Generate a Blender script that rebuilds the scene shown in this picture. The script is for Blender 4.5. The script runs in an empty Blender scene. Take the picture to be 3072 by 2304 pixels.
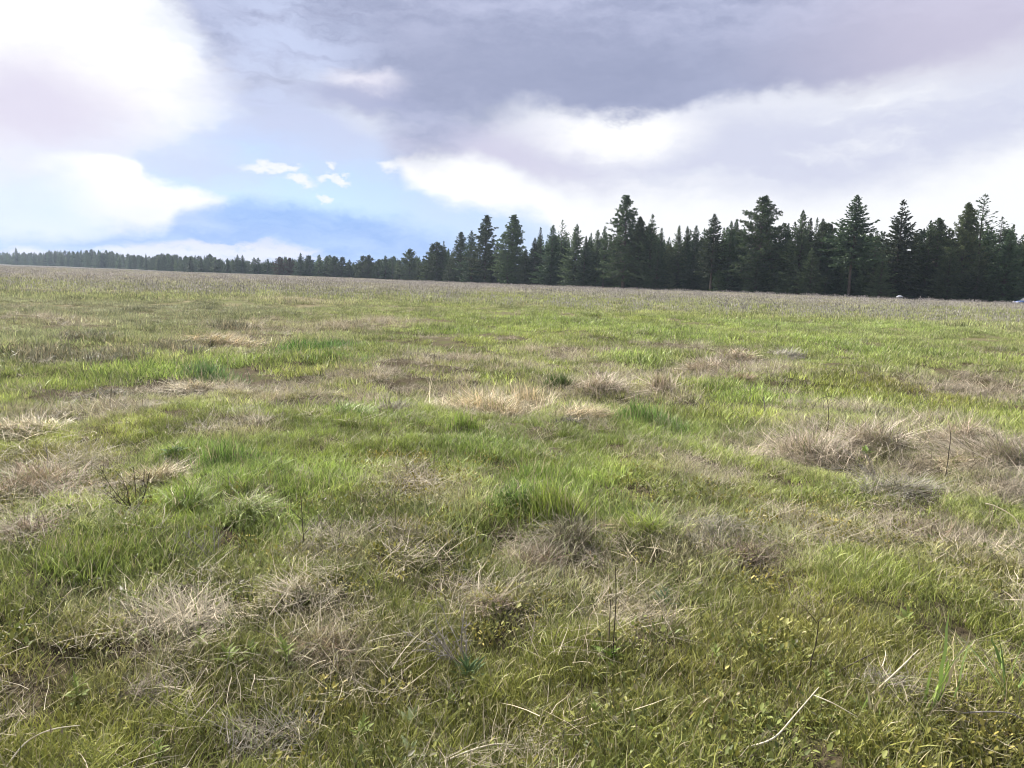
import bpy, math, random
import numpy as np
from mathutils import Matrix, Vector

# ------------------------------------------------------------------ camera
SC = bpy.context.scene
COL = SC.collection
PI = math.pi
FPX = 2307.0                      # focal length in photograph pixels (3072 wide)
EYE = 1.55
PITCH, ROLL = math.radians(7.68), math.radians(1.95)
RC = Matrix.Rotation(PI/2-PITCH, 3, 'X') @ Matrix.Rotation(ROLL, 3, 'Z')
cam = bpy.data.cameras.new('camera'); cam.sensor_width = 36.0; cam.lens = 36.0*FPX/3072
cam.clip_start = 0.05; cam.clip_end = 20000
camo = bpy.data.objects.new('camera', cam); COL.objects.link(camo)
camo.matrix_world = Matrix.Translation((0, 0, EYE)) @ RC.to_4x4()
SC.camera = camo

def ray(px, py):
    return (RC @ Vector(((px-1536)/FPX, (1152-py)/FPX, -1.0))).normalized()
def azel(px, py):
    d = ray(px, py); return math.atan2(d.x, d.y), math.asin(d.z)

# ------------------------------------------------------------------ exposure, world, sun
EXPO = 1.08
vs = SC.view_settings
vs.view_transform = 'Standard'; vs.look = 'None'; vs.gamma = 1.0; vs.exposure = EXPO
vs.use_curve_mapping = False
SUN_AZ, SUN_EL = math.radians(-38), math.radians(44)      # ahead and to the left, behind thin bright cloud

W = bpy.data.worlds.new('World'); SC.world = W; W.use_nodes = True
NT = W.node_tree; NT.nodes.clear()
def lin(c):
    c = c/255.0
    return c/12.92 if c <= 0.04045 else ((c+0.055)/1.055)**2.4
def disp(r, g, b, k=1.0):
    s = k/2**EXPO
    return (lin(r)*s, lin(g)*s, lin(b)*s, 1)
class NB:
    """small helper for building node graphs"""
    def __init__(s, nt): s.nt = nt
    def new(s, t): return s.nt.nodes.new(t)
    def put(s, sock, v):
        if hasattr(v, 'is_output'): s.nt.links.new(v, sock)
        else: sock.default_value = v
    def m(s, op, a, b=None, c=None, clamp=False):
        n = s.new('ShaderNodeMath'); n.operation = op; n.use_clamp = clamp
        for i, v in enumerate((a, b, c)):
            if v is not None: s.put(n.inputs[i], v)
        return n.outputs[0]
    def comb(s, x, y, z=0.0):
        n = s.new('ShaderNodeCombineXYZ')
        for i, v in enumerate((x, y, z)): s.put(n.inputs[i], v)
        return n.outputs[0]
    def noise(s, vec, scale, detail=4.0, rough=0.55, dist=0.0):
        n = s.new('ShaderNodeTexNoise'); s.put(n.inputs['Vector'], vec)
        n.inputs['Scale'].default_value = scale; n.inputs['Detail'].default_value = detail
        n.inputs['Roughness'].default_value = rough; n.inputs['Distortion'].default_value = dist
        return n
    def rng(s, v, a, b, c=0.0, d=1.0, smooth=True):
        n = s.new('ShaderNodeMapRange'); n.interpolation_type = 'SMOOTHSTEP' if smooth else 'LINEAR'
        n.clamp = True
        for i, x in enumerate((v, a, b, c, d)): s.put(n.inputs[i], x)
        return n.outputs[0]
    def mix(s, f, a, b, mode='MIX'):
        n = s.new('ShaderNodeMix'); n.data_type = 'RGBA'; n.blend_type = mode
        s.put(n.inputs[0], f); s.put(n.inputs[6], a); s.put(n.inputs[7], b)
        return n.outputs[2]
    def curve(s, x, pts, xr, yr):
        """a drawn curve y(x) through pts, in real units"""
        u = s.rng(x, xr[0], xr[1], smooth=False)
        n = s.new('ShaderNodeFloatCurve'); s.put(n.inputs['Value'], u)
        c = n.mapping.curves[0]
        P = sorted(((p[0]-xr[0])/(xr[1]-xr[0]), (p[1]-yr[0])/(yr[1]-yr[0])) for p in pts)
        P = [(min(1, max(0, a)), min(1, max(0, b))) for a, b in P]
        while len(c.points) < len(P): c.points.new(0.5, 0.5)
        for q, p in zip(c.points, P): q.location = p; q.handle_type = 'AUTO_CLAMPED'
        n.mapping.update()
        return s.rng(n.outputs[0], 0.0, 1.0, yr[0], yr[1], smooth=False)

B = NB(NT)
tc = B.new('ShaderNodeTexCoord'); sep = B.new('ShaderNodeSeparateXYZ')
NT.links.new(tc.outputs['Generated'], sep.inputs[0])
AZ = B.m('ARCTAN2', sep.outputs[0], sep.outputs[1]); EL = B.m('ARCSINE', sep.outputs[2])
base2 = B.comb(AZ, B.m('MULTIPLY', EL, 1.7))
w1 = B.noise(base2, 5.0, 6.0, 0.6); w2 = B.noise(base2, 22.0, 5.0, 0.6)
def warped(a1, a2):
    s1 = B.new('ShaderNodeSeparateXYZ'); NT.links.new(w1.outputs['Color'], s1.inputs[0])
    s2 = B.new('ShaderNodeSeparateXYZ'); NT.links.new(w2.outputs['Color'], s2.inputs[0])
    def ax(b, i):
        t = B.m('MULTIPLY_ADD', B.m('SUBTRACT', s1.outputs[i], 0.5), a1, b)
        return B.m('MULTIPLY_ADD', B.m('SUBTRACT', s2.outputs[i], 0.5), a2, t)
    return ax(AZ, 0), ax(EL, 1)
AW, EW = warped(0.06, 0.035)       # for big soft cloud edges
AC, EC = warped(0.03, 0.030)       # for crisp small puffs
nbig = B.noise(B.comb(AW, B.m('MULTIPLY', EW, 2.6)), 5.5, 5.0, 0.55).outputs['Fac']
nmid = B.noise(B.comb(B.m('MULTIPLY', AW, 0.8), B.m('MULTIPLY', EW, 3.0)), 14.0, 6.0, 0.6).outputs['Fac']
AF, EF = warped(0.02, 0.05)
nfine = B.noise(B.comb(AZ, B.m('MULTIPLY', EL, 2.2)), 60.0, 5.0, 0.65).outputs['Fac']
AR, ER = (-0.72, 0.72), (-0.05, 0.50)
def P(*pts): return [azel(x, y) for x, y in pts]
def above(pts, soft, a=None, e=None):
    """1 above the drawn line el(az)"""
    a = AW if a is None else a; e = EW if e is None else e
    return B.rng(B.m('SUBTRACT', e, B.curve(a, P(*pts), AR, ER)), -soft, soft)
def below(pts, soft, a=None, e=None): return B.m('SUBTRACT', 1.0, above(pts, soft, a, e))
def rightof(pts, soft, a=None, e=None):
    a = AW if a is None else a; e = EW if e is None else e
    q = [(v, u) for u, v in P(*pts)]
    return B.rng(B.m('SUBTRACT', a, B.curve(e, q, ER, AR)), -soft, soft)
def leftof(pts, soft, a=None, e=None): return B.m('SUBTRACT', 1.0, rightof(pts, soft, a, e))
def mul(*v):
    o = v[0]
    for x in v[1:]: o = B.m('MULTIPLY', o, x)
    return o
def blob(cx, cy, rx, ry, soft=0.5, a=None, e=None):
    a = AC if a is None else a; e = EC if e is None else e
    u, v = azel(cx, cy); kx, ky = rx/FPX, ry/FPX
    dx = B.m('DIVIDE', B.m('SUBTRACT', a, u), kx); dy = B.m('DIVIDE', B.m('SUBTRACT', e, v), ky)
    r = B.m('SQRT', B.m('ADD', B.m('MULTIPLY', dx, dx), B.m('MULTIPLY', dy, dy)))
    return B.rng(r, 1.0+soft, max(0.02, 1.0-soft))

sky = B.new('ShaderNodeTexSky'); sky.sky_type = 'NISHITA'; sky.sun_disc = False
sky.sun_elevation = SUN_EL; sky.sun_rotation = SUN_AZ
sky.air_density = 1.0; sky.dust_density = 0.6; sky.ozone_density = 1.5
skyc = B.mix(1.0, sky.outputs[0], (0.088, 0.088, 0.088, 1), 'MULTIPLY')
col = B.mix(0.7, skyc, disp(158, 194, 250))
# thin bright veil high up, then pale blue towards the horizon
veil = B.rng(B.m('ADD', nbig, B.m('MULTIPLY', EL, 1.6)), 0.56, 0.86)
col = B.mix(B.m('MULTIPLY', veil, 0.85), col, disp(212, 224, 250))
veil2 = mul(rightof(((1500, 820), (1280, 680), (1080, 560), (900, 420), (700, 300), (300, 0)), 0.09), 0.8)
col = B.mix(B.m('MULTIPLY', veil2, 0.8), col, disp(204, 222, 250))
# blue-grey distant rain band above the horizon at left
band = mul(below(((0, 700), (300, 690), (480, 620), (600, 596), (760, 600), (1000, 620), (1300, 680), (1500, 720)), 0.013, AC, EC), leftof(((1450, 800), (1300, 680), (1050, 590)), 0.10))
bandc = B.mix(B.rng(nmid, 0.3, 0.7), disp(128, 172, 240), disp(166, 198, 250))
col = B.mix(B.m('MULTIPLY', band, 0.8), col, bandc)
# pale strip on the horizon
strip = mul(below(((0, 740), (420, 738), (560, 728), (760, 735), (930, 740), (1010, 790)), 0.006, AC, EC), leftof(((1000, 800), (960, 720)), 0.03),
            B.rng(nmid, 0.32, 0.55))
col = B.mix(B.m('MULTIPLY', strip, 0.85), col, disp(236, 236, 252))
white = B.mix(mul(B.rng(nmid, 0.42, 0.66), B.rng(nfine, 0.25, 0.75, 0.3, 1.0), 0.38), disp(255, 255, 255, 1.10), disp(230, 233, 247))
lav = disp(228, 223, 242)
# big bright cloud at left
cl = leftof(((430, -200), (440, 0), (510, 120), (670, 190), (740, 290), (640, 380), (420, 460), (120, 520), (0, 560)), 0.012, AF, EF)
cl = mul(cl, above(((0, 470), (200, 460), (400, 430), (600, 380), (740, 300)), 0.04))
clc = B.mix(B.m('MULTIPLY', blob(70, 330, 260, 120, 0.8, AW, EW), 0.95), white, lav)
col = B.mix(cl, col, clc)
hazeL = mul(leftof(((740, 200), (760, 330), (640, 460), (500, 560)), 0.10), above(((0, 520), (300, 450), (700, 400)), 0.05), 0.75)
col = B.mix(hazeL, col, clc)
mv = mul(above(((0, 560), (300, 470), (520, 455), (760, 470), (1000, 480), (1200, 470), (1500, 430)), 0.055), rightof(((420, 500), (560, 420), (640, 300), (560, 100)), 0.06), B.rng(nmid, 0.25, 0.60, 0.55, 0.95))
col = B.mix(mv, col, disp(206, 214, 243))
# wedge of white cloud low at left
wedge = mul(below(((0, 520), (150, 470), (330, 468), (460, 540), (600, 575), (700, 590)), 0.007, AC, EC),
            above(((0, 560), (200, 620), (330, 660), (460, 690), (560, 640), (690, 592)), 0.012, AC, EC),
            leftof(((690, 595), (690, 560)), 0.01, AC, EC), rightof(((150, 700), (190, 600), (140, 470)), 0.05))
col = B.mix(wedge, col, white)
soft_l = mul(below(((0, 520), (300, 560), (600, 640), (760, 700)), 0.03), above(((0, 705), (400, 705), (600, 680), (760, 690)), 0.02), leftof(((780, 700), (600, 600)), 0.08), 0.5)
col = B.mix(soft_l, col, disp(226, 232, 252))
# right: bright sky under the deck
rw = rightof(((1800, 800), (1600, 700), (1330, 640), (1240, 600), (1215, 540), (1190, 490), (1330, 440), (1700, 300)), 0.012, AC, EC)
rw = mul(rw, above(((1150, 560), (1240, 560), (1290, 590), (1400, 612), (1560, 622), (1700, 720), (1800, 860), (2200, 900), (3072, 900)), 0.012, AC, EC))
col = B.mix(rw, col, white)
glow = mul(rightof(((1950, 860), (1780, 760), (1640, 660), (1480, 580)), 0.07), 0.85)
col = B.mix(glow, col, disp(250, 252, 255, 1.03))
# light grey curtains of cloud at right
v1 = mul(1.0, below(((1500, 330), (1900, 300), (2600, 260), (3072, 180)), 0.05), above(((1500, 470), (1680, 545), (1900, 565), (2300, 590), (2600, 560), (2900, 500), (3072, 420)), 0.035),
         B.rng(B.m('ADD', B.m('MULTIPLY', nbig, 0.6), B.m('MULTIPLY', nmid, 0.4)), 0.30, 0.52, 0.35, 1.0), rightof(((1560, 500), (1540, 400), (1800, 300)), 0.10))
col = B.mix(B.m('MULTIPLY', v1, 0.95), col, disp(213, 217, 238))
v2 = mul(rightof(((1180, 500), (1170, 430), (1400, 360)), 0.03), leftof(((1750, 560), (1720, 460), (1500, 360)), 0.12), above(((1180, 470), (1330, 465), (1500, 500), (1650, 560), (1800, 580)), 0.015), 0.9)
col = B.mix(v2, col, disp(208, 206, 230))
br = mul(blob(1850, 400, 190, 70, 0.7, AW, EW), 0.95)
col = B.mix(br, col, white)
# the grey-lavender cloud deck across the top, going on overhead
DK = ((0, -330), (380, -260), (470, -30), (560, 60), (700, 250), (860, 310), (960, 300), (1080, 330), (1180, 450), (1260, 470), (1400, 400), (1620, 330), (1850, 345), (2050, 318), (2280, 272), (2620, 240), (3072, 180))
dsoft = B.curve(AW, [(a_, w_) for (a_, e_), w_ in zip(P((0, 100), (430, 100), (620, 200), (900, 300), (1250, 450), (1550, 350), (1900, 330), (2300, 270), (2700, 230), (3072, 180)), (0.02, 0.015, 0.03, 0.06, 0.05, 0.028, 0.012, 0.014, 0.022, 0.035))], AR, (0.0, 0.1))
deck = B.rng(B.m('SUBTRACT', EW, B.curve(AW, P(*DK), AR, ER)), B.m('MULTIPLY', dsoft, -1.0), dsoft)
dshade = B.rng(B.m('ADD', B.m('MULTIPLY', nbig, 0.5), B.m('ADD', B.m('MULTIPLY', nmid, 0.36), B.m('MULTIPLY', nfine, 0.14))), 0.36, 0.62)
deckc = B.mix(dshade, disp(160, 168, 198), disp(192, 198, 226))
edge = B.m('MAXIMUM', blob(1750, 235, 640, 110, 0.9, AW, EW), blob(2500, 180, 500, 90, 0.9, AW, EW))
deckc = B.mix(B.m('MULTIPLY', edge, 0.8), deckc, disp(156, 164, 194))
warm = blob(3000, 60, 420, 200, 0.8, AW, EW)
deckc = B.mix(B.m('MULTIPLY', warm, 0.7), deckc, disp(218, 212, 232))
gap = mul(B.rng(nmid, 0.30, 0.60), blob(850, 200, 200, 210, 0.8, AW, EW))
deckc = B.mix(B.m('MULTIPLY', gap, 0.9), deckc, disp(205, 216, 246))
gap2 = blob(1090, 245, 95, 34, 0.6)
deckc = B.mix(B.m('MULTIPLY', gap2, 0.9), deckc, disp(236, 234, 248))
far_open = mul(B.rng(EL, 0.34, 0.6), B.rng(nbig, 0.50, 0.66))     # bright breaks overhead like those in view
deckc = B.mix(far_open, deckc, white)
col = B.mix(deck, col, deckc)
frag = mul(blob(1060, 288, 150, 38, 0.6, AW, EW), 0.85)
col = B.mix(frag, col, disp(176, 182, 214))
# small puffs over the blue
for cx, cy, rx, ry in ((785, 505, 50, 10), (860, 508, 34, 7), (910, 541, 30, 9), (985, 498, 18, 6), (985, 532, 22, 7), (1022, 541, 20, 6), (970, 585, 20, 6), (1168, 508, 26, 17)):
    col = B.mix(mul(B.rng(B.m('ADD', B.m('MULTIPLY', blob(cx, cy, rx*1.3, ry*1.5, 0.95, AF, EF), 0.9), B.m('MULTIPLY', nfine, 0.7)), 0.58, 1.30), 0.95), col, disp(250, 252, 255))
bg = B.new('ShaderNodeBackground'); NT.links.new(col, bg.inputs[0]); bg.inputs[1].default_value = 1.0
wo = B.new('ShaderNodeOutputWorld'); NT.links.new(bg.outputs[0], wo.inputs[0])
W.cycles.sampling_method = 'MANUAL'; W.cycles.sample_map_resolution = 512

sun = bpy.data.lights.new('sun', 'SUN'); sun.energy = 5.0; sun.angle = math.radians(3); sun.color = (1.0, 0.95, 0.86)
suno = bpy.data.objects.new('sun', sun); COL.objects.link(suno)
sd = Vector((math.sin(SUN_AZ)*math.cos(SUN_EL), math.cos(SUN_AZ)*math.cos(SUN_EL), math.sin(SUN_EL)))
suno.rotation_euler = sd.to_track_quat('Z', 'Y').to_euler(); suno.location = (0, 0, 60)

# ------------------------------------------------------------------ helpers
def tag(o, label=None, cat=None, group=None, kind=None):
    if label: o['label'] = label
    if cat: o['category'] = cat
    if group: o['group'] = group
    if kind: o['kind'] = kind
    return o
def _hash(ix, iy, s):
    h = (ix.astype(np.int64)*374761393 + iy.astype(np.int64)*668265263 + s*1442695041) & 0xffffffff
    h = ((h ^ (h >> 13))*1274126177) & 0xffffffff
    return ((h ^ (h >> 16)) & 0xffff)/65535.0
def vnoise(x, y, s=0):
    x = np.asarray(x, float); y = np.asarray(y, float)
    ix, iy = np.floor(x), np.floor(y); fx, fy = x-ix, y-iy
    fx = fx*fx*(3-2*fx); fy = fy*fy*(3-2*fy)
    a, b = _hash(ix, iy, s), _hash(ix+1, iy, s); c, d = _hash(ix, iy+1, s), _hash(ix+1, iy+1, s)
    return (a*(1-fx)+b*fx)*(1-fy)+(c*(1-fx)+d*fx)*fy
def fbm(x, y, s=0, oct=3):
    t, a, n = 0, 0.5, 0
    for k in range(oct):
        t = t+a*vnoise(x*2**k, y*2**k, s+17*k); n += a; a *= 0.5
    return t/n
def height(x, y):
    x = np.asarray(x, float); y = np.asarray(y, float)
    r = np.hypot(x, y); near = np.clip((60-r)/40, 0, 1)
    h = near*(0.28*(fbm(x/1.3, y/1.3, 3)-0.5) + 0.08*(vnoise(x/0.45, y/0.45, 8)-0.5))
    h = h+0.26*(vnoise(x/2.6, y/2.6, 14)-0.5)*np.clip((r-4)/6, 0, 1)*np.clip((75-r)/40, 0, 1)
    h = h+0.30*(fbm(x/9, y/9, 5, 2)-0.5)*np.clip((r-1.5)/14, 0, 1)
    h = h+0.9*(fbm(x/70, y/70, 9, 2)-0.5)*np.clip((r-30)/90, 0, 1)
    return h-0.02
def hz(x, y): return float(height(np.array([x]), np.array([y]))[0])
def ground(px, py):
    """where the sight line through a photograph pixel meets the field"""
    d = ray(px, py); t = 1.0; o = Vector((0, 0, EYE))
    for i in range(4000):
        p = o+d*t
        g = p.z-hz(p.x, p.y)
        if g < 0.004: break
        t += max(0.01, g*0.7)
    return p
def pxm(py_dist):           # metres per photograph pixel at a distance
    return py_dist/FPX

def mesh_np(name, V, quads=None, tris=None, mats=(), attrs=None, smooth=False):
    me = bpy.data.meshes.new(name)
    V = np.asarray(V, np.float32)
    q = np.zeros((0, 4), np.int32) if quads is None or len(quads) == 0 else np.asarray(quads, np.int32)
    t = np.zeros((0, 3), np.int32) if tris is None or len(tris) == 0 else np.asarray(tris, np.int32)
    me.vertices.add(len(V)); me.vertices.foreach_set('co', V.ravel())
    loops = np.concatenate([q.ravel(), t.ravel()]).astype(np.int32)
    me.loops.add(len(loops)); me.loops.foreach_set('vertex_index', loops)
    starts = np.concatenate([np.arange(len(q))*4, len(q)*4+np.arange(len(t))*3]).astype(np.int32)
    me.polygons.add(len(starts)); me.polygons.foreach_set('loop_start', starts)
    if smooth: me.polygons.foreach_set('use_smooth', np.ones(len(starts), bool))
    for m in mats: me.materials.append(m)
    for k, v in (attrs or {}).items():
        v = np.asarray(v, np.float32)
        if v.ndim == 1:
            a = me.attributes.new(k, 'FLOAT', 'POINT'); a.data.foreach_set('value', v)
        else:
            a = me.attributes.new(k, 'FLOAT_VECTOR', 'POINT'); a.data.foreach_set('vector', v.ravel())
    me.update(calc_edges=True); me.validate()
    return me
class Acc:
    """collects pieces of geometry into one mesh"""
    def __init__(s): s.V, s.Q, s.T, s.A, s.n = [], [], [], {}, 0
    def add(s, V, Q=None, T=None, **attrs):
        V = np.asarray(V, float)
        s.V.append(V)
        if Q is not None and len(Q): s.Q.append(np.asarray(Q)+s.n)
        if T is not None and len(T): s.T.append(np.asarray(T)+s.n)
        for k, v in attrs.items(): s.A.setdefault(k, []).append(np.asarray(v, float))
        s.n += len(V)
    def mesh(s, name, *mats, smooth=False):
        return mesh_np(name, np.concatenate(s.V), np.concatenate(s.Q) if s.Q else None, np.concatenate(s.T) if s.T else None,
                       mats, {k: np.concatenate(v) for k, v in s.A.items()}, smooth)
def tube(path, rad, sides=5):
    path = np.asarray(path, float); n = len(path); V = []
    for i in range(n):
        d = path[min(i+1, n-1)]-path[max(i-1, 0)]; d = d/(np.linalg.norm(d)+1e-9)
        u = np.cross(d, (0.31, 0.17, 0.93) if abs(d[2]) < 0.9 else (1, 0.1, 0)); u /= np.linalg.norm(u); w = np.cross(d, u)
        for k in range(sides):
            a = 2*PI*k/sides; V.append(path[i]+rad[i]*(math.cos(a)*u+math.sin(a)*w))
    Q = [(i*sides+k, i*sides+(k+1) % sides, (i+1)*sides+(k+1) % sides, (i+1)*sides+k) for i in range(n-1) for k in range(sides)]
    return np.array(V), Q
def blades(rng, base, az, lean, length, width, curve, nseg=3, flat=0.35):
    """N grass blades as tapered curved strips"""
    N = len(az); s = np.linspace(0, 1, nseg+1)
    th = lean[:, None]+curve[:, None]*s[None, :]
    seg = length[:, None]/nseg
    mid = 0.5*(th[:, 1:]+th[:, :-1])
    hx = np.concatenate([np.zeros((N, 1)), np.cumsum(np.sin(mid)*seg, 1)], 1)
    hzv = np.concatenate([np.zeros((N, 1)), np.cumsum(np.cos(mid)*seg, 1)], 1)
    dx, dy = np.cos(az)[:, None], np.sin(az)[:, None]
    wig = rng.normal(0, 0.06, (N, nseg+1))*length[:, None]*s[None, :]
    C = np.stack([base[:, 0:1]+hx*dx-wig*dy, base[:, 1:2]+hx*dy+wig*dx, base[:, 2:3]+hzv], -1)
    ta = az+PI/2+rng.normal(0, flat, N)
    S = np.stack([np.cos(ta), np.sin(ta), rng.normal(0, 0.25, N)], -1)
    w = width[:, None]*(1-0.75*s[None, :-1]**1.6)*0.5
    L = C[:, :-1]+S[:, None, :]*w[..., None]; R = C[:, :-1]-S[:, None, :]*w[..., None]
    V = np.concatenate([np.stack([L, R], 2).reshape(N, 2*nseg, 3), C[:, -1:]], 1)
    k = 2*nseg+1; o = np.arange(N)[:, None]*k
    Q = np.concatenate([o+np.array([[2*i, 2*i+1, 2*i+3, 2*i+2]]) for i in range(nseg-1)], 0) if nseg > 1 else None
    T = o+np.array([[2*nseg-2, 2*nseg-1, 2*nseg]])
    return V.reshape(-1, 3), Q, T, k
def disc(rng, n, r, power=0.5):
    a = rng.uniform(0, 2*PI, n); q = r*rng.uniform(0, 1, n)**power
    return np.stack([q*np.cos(a), q*np.sin(a), np.zeros(n)], -1)

# ------------------------------------------------------------------ materials
def mat(name):
    m = bpy.data.materials.new(name); m.use_nodes = True; m.node_tree.nodes.clear()
    return m, NB(m.node_tree)
def out(b, sh):
    o = b.new('ShaderNodeOutputMaterial'); b.nt.links.new(sh, o.inputs[0])
def princ(b, col, rough=0.6, spec=0.3, **kw):
    p = b.new('ShaderNodeBsdfPrincipled'); b.put(p.inputs['Base Color'], col); b.put(p.inputs['Roughness'], rough)
    p.inputs['Specular IOR Level'].default_value = spec
    for k, v in kw.items(): b.put(p.inputs[k], v)
    return p
def attr(b, name, typ='GEOMETRY'):
    n = b.new('ShaderNodeAttribute'); n.attribute_name = name; n.attribute_type = typ; return n
def blade_material(name, typ, straw=(0.62, 0.53, 0.35, 1), trans=0.24, rough=0.5):
    """colour of the plant (from its scatter point or its own mesh), each blade a little different, some blades dry"""
    m, b = mat(name)
    c = attr(b, 'plant_colour', typ).outputs['Color']
    v = attr(b, 'blade_value'); d = attr(b, 'blade_dry')
    hs = b.new('ShaderNodeHueSaturation'); b.put(hs.inputs['Color'], c)
    b.put(hs.inputs['Value'], b.rng(v.outputs['Fac'], 0, 1, 0.42, 1.58, False))
    b.put(hs.inputs['Hue'], b.rng(v.outputs['Fac'], 0, 1, 0.515, 0.488, False))
    cc = b.mix(d.outputs['Fac'], hs.outputs[0], b.mix(b.rng(v.outputs['Fac'], 0.1, 0.9), (0.13, 0.105, 0.075, 1), straw))
    p = princ(b, cc, rough, 0.25)
    t = b.new('ShaderNodeBsdfTranslucent'); b.put(t.inputs[0], cc)
    x = b.new('ShaderNodeMixShader'); x.inputs[0].default_value = trans
    b.nt.links.new(p.outputs[0], x.inputs[1]); b.nt.links.new(t.outputs[0], x.inputs[2])
    out(b, x.outputs[0]); return m
M_BLADE = blade_material('grass_blades', 'INSTANCER')
M_DRYSC = blade_material('dry_blades', 'INSTANCER', straw=(0.50, 0.43, 0.32, 1), trans=0.15, rough=0.6)
M_OWN = blade_material('tuft_blades', 'GEOMETRY')
M_OWND = blade_material('dry_tuft_blades', 'GEOMETRY', straw=(0.48, 0.41, 0.31, 1), trans=0.15, rough=0.6)

def simple(name, c1, c2, scale=8.0, rough=0.7, spec=0.2, trans=0.0, bump=0.0):
    m, b = mat(name)
    t = b.new('ShaderNodeTexCoord')
    n = b.noise(t.outputs['Object'], scale, 5.0, 0.6)
    oi = b.new('ShaderNodeObjectInfo')
    f = b.rng(b.m('ADD', n.outputs['Fac'], b.m('MULTIPLY', b.m('SUBTRACT', oi.outputs['Random'], 0.5), 0.25)), 0.3, 0.7)
    c = b.mix(f, (*c1, 1), (*c2, 1))
    p = princ(b, c, rough, spec)
    if bump:
        bn = b.new('ShaderNodeBump'); b.put(bn.inputs['Height'], n.outputs['Fac']); bn.inputs['Strength'].default_value = bump
        b.nt.links.new(bn.outputs[0], p.inputs['Normal'])
    if trans:
        tr = b.new('ShaderNodeBsdfTranslucent'); b.put(tr.inputs[0], c)
        x = b.new('ShaderNodeMixShader'); x.inputs[0].default_value = trans
        b.nt.links.new(p.outputs[0], x.inputs[1]); b.nt.links.new(tr.outputs[0], x.inputs[2]); out(b, x.outputs[0])
    else: out(b, p.outputs[0])
    return m
def needles(name, c1, c2):
    m, b = mat(name); t = b.new('ShaderNodeTexCoord'); n = b.noise(t.outputs['Object'], 0.8, 5.0, 0.6); oi = b.new('ShaderNodeObjectInfo')
    c = b.mix(b.rng(n.outputs['Fac'], 0.3, 0.7), (*c1, 1), (*c2, 1)); hs = b.new('ShaderNodeHueSaturation'); b.put(hs.inputs['Color'], c)
    b.put(hs.inputs['Value'], b.rng(oi.outputs['Random'], 0, 1, 0.65, 1.75, False)); b.put(hs.inputs['Hue'], b.rng(b.m('FRACT', b.m('MULTIPLY', oi.outputs['Random'], 7.3)), 0, 1, 0.47, 0.515, False))
    p = princ(b, hs.outputs[0], 0.6, 0.15); tr = b.new('ShaderNodeBsdfTranslucent'); b.put(tr.inputs[0], hs.outputs[0])
    x = b.new('ShaderNodeMixShader'); x.inputs[0].default_value = 0.22
    b.nt.links.new(p.outputs[0], x.inputs[1]); b.nt.links.new(tr.outputs[0], x.inputs[2]); out(b, x.outputs[0]); return m
M_FIR = needles('fir_needles', (0.038, 0.062, 0.034), (0.076, 0.112, 0.052))
M_PINE = needles('pine_needles', (0.042, 0.064, 0.034), (0.086, 0.118, 0.052))
M_YOUNG = needles('young_pine_needles', (0.048, 0.084, 0.034), (0.085, 0.135, 0.050))
M_RUST = simple('rusty_needles', (0.06, 0.042, 0.025), (0.11, 0.07, 0.035), 0.9, 0.7, 0.1, 0.1)
M_BARK = simple('bark', (0.060, 0.050, 0.044), (0.12, 0.10, 0.088), 3.0, 0.9, 0.1, 0, 0.5)
M_STEM = simple('dead_stem', (0.045, 0.036, 0.030), (0.11, 0.09, 0.075), 30, 0.8, 0.1)
M_GREY = simple('grey_dead_twig', (0.20, 0.18, 0.16), (0.36, 0.33, 0.30), 40, 0.8, 0.1)
M_PALE = simple('bleached_stalk', (0.45, 0.38, 0.26), (0.66, 0.60, 0.47), 30, 0.6, 0.25)
M_LEAF = simple('broad_leaf', (0.17, 0.22, 0.06), (0.27, 0.32, 0.10), 60, 0.6, 0.15, 0.25)
M_LEAFD = simple('dark_leaf', (0.09, 0.15, 0.045), (0.15, 0.23, 0.075), 60, 0.6, 0.15, 0.22)
M_LEAFB = simple('bright_leaf', (0.17, 0.27, 0.05), (0.27, 0.39, 0.09), 60, 0.5, 0.2, 0.3)
M_POST = simple('weathered_post', (0.20, 0.185, 0.165), (0.33, 0.31, 0.28), 6, 0.85, 0.1)

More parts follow.
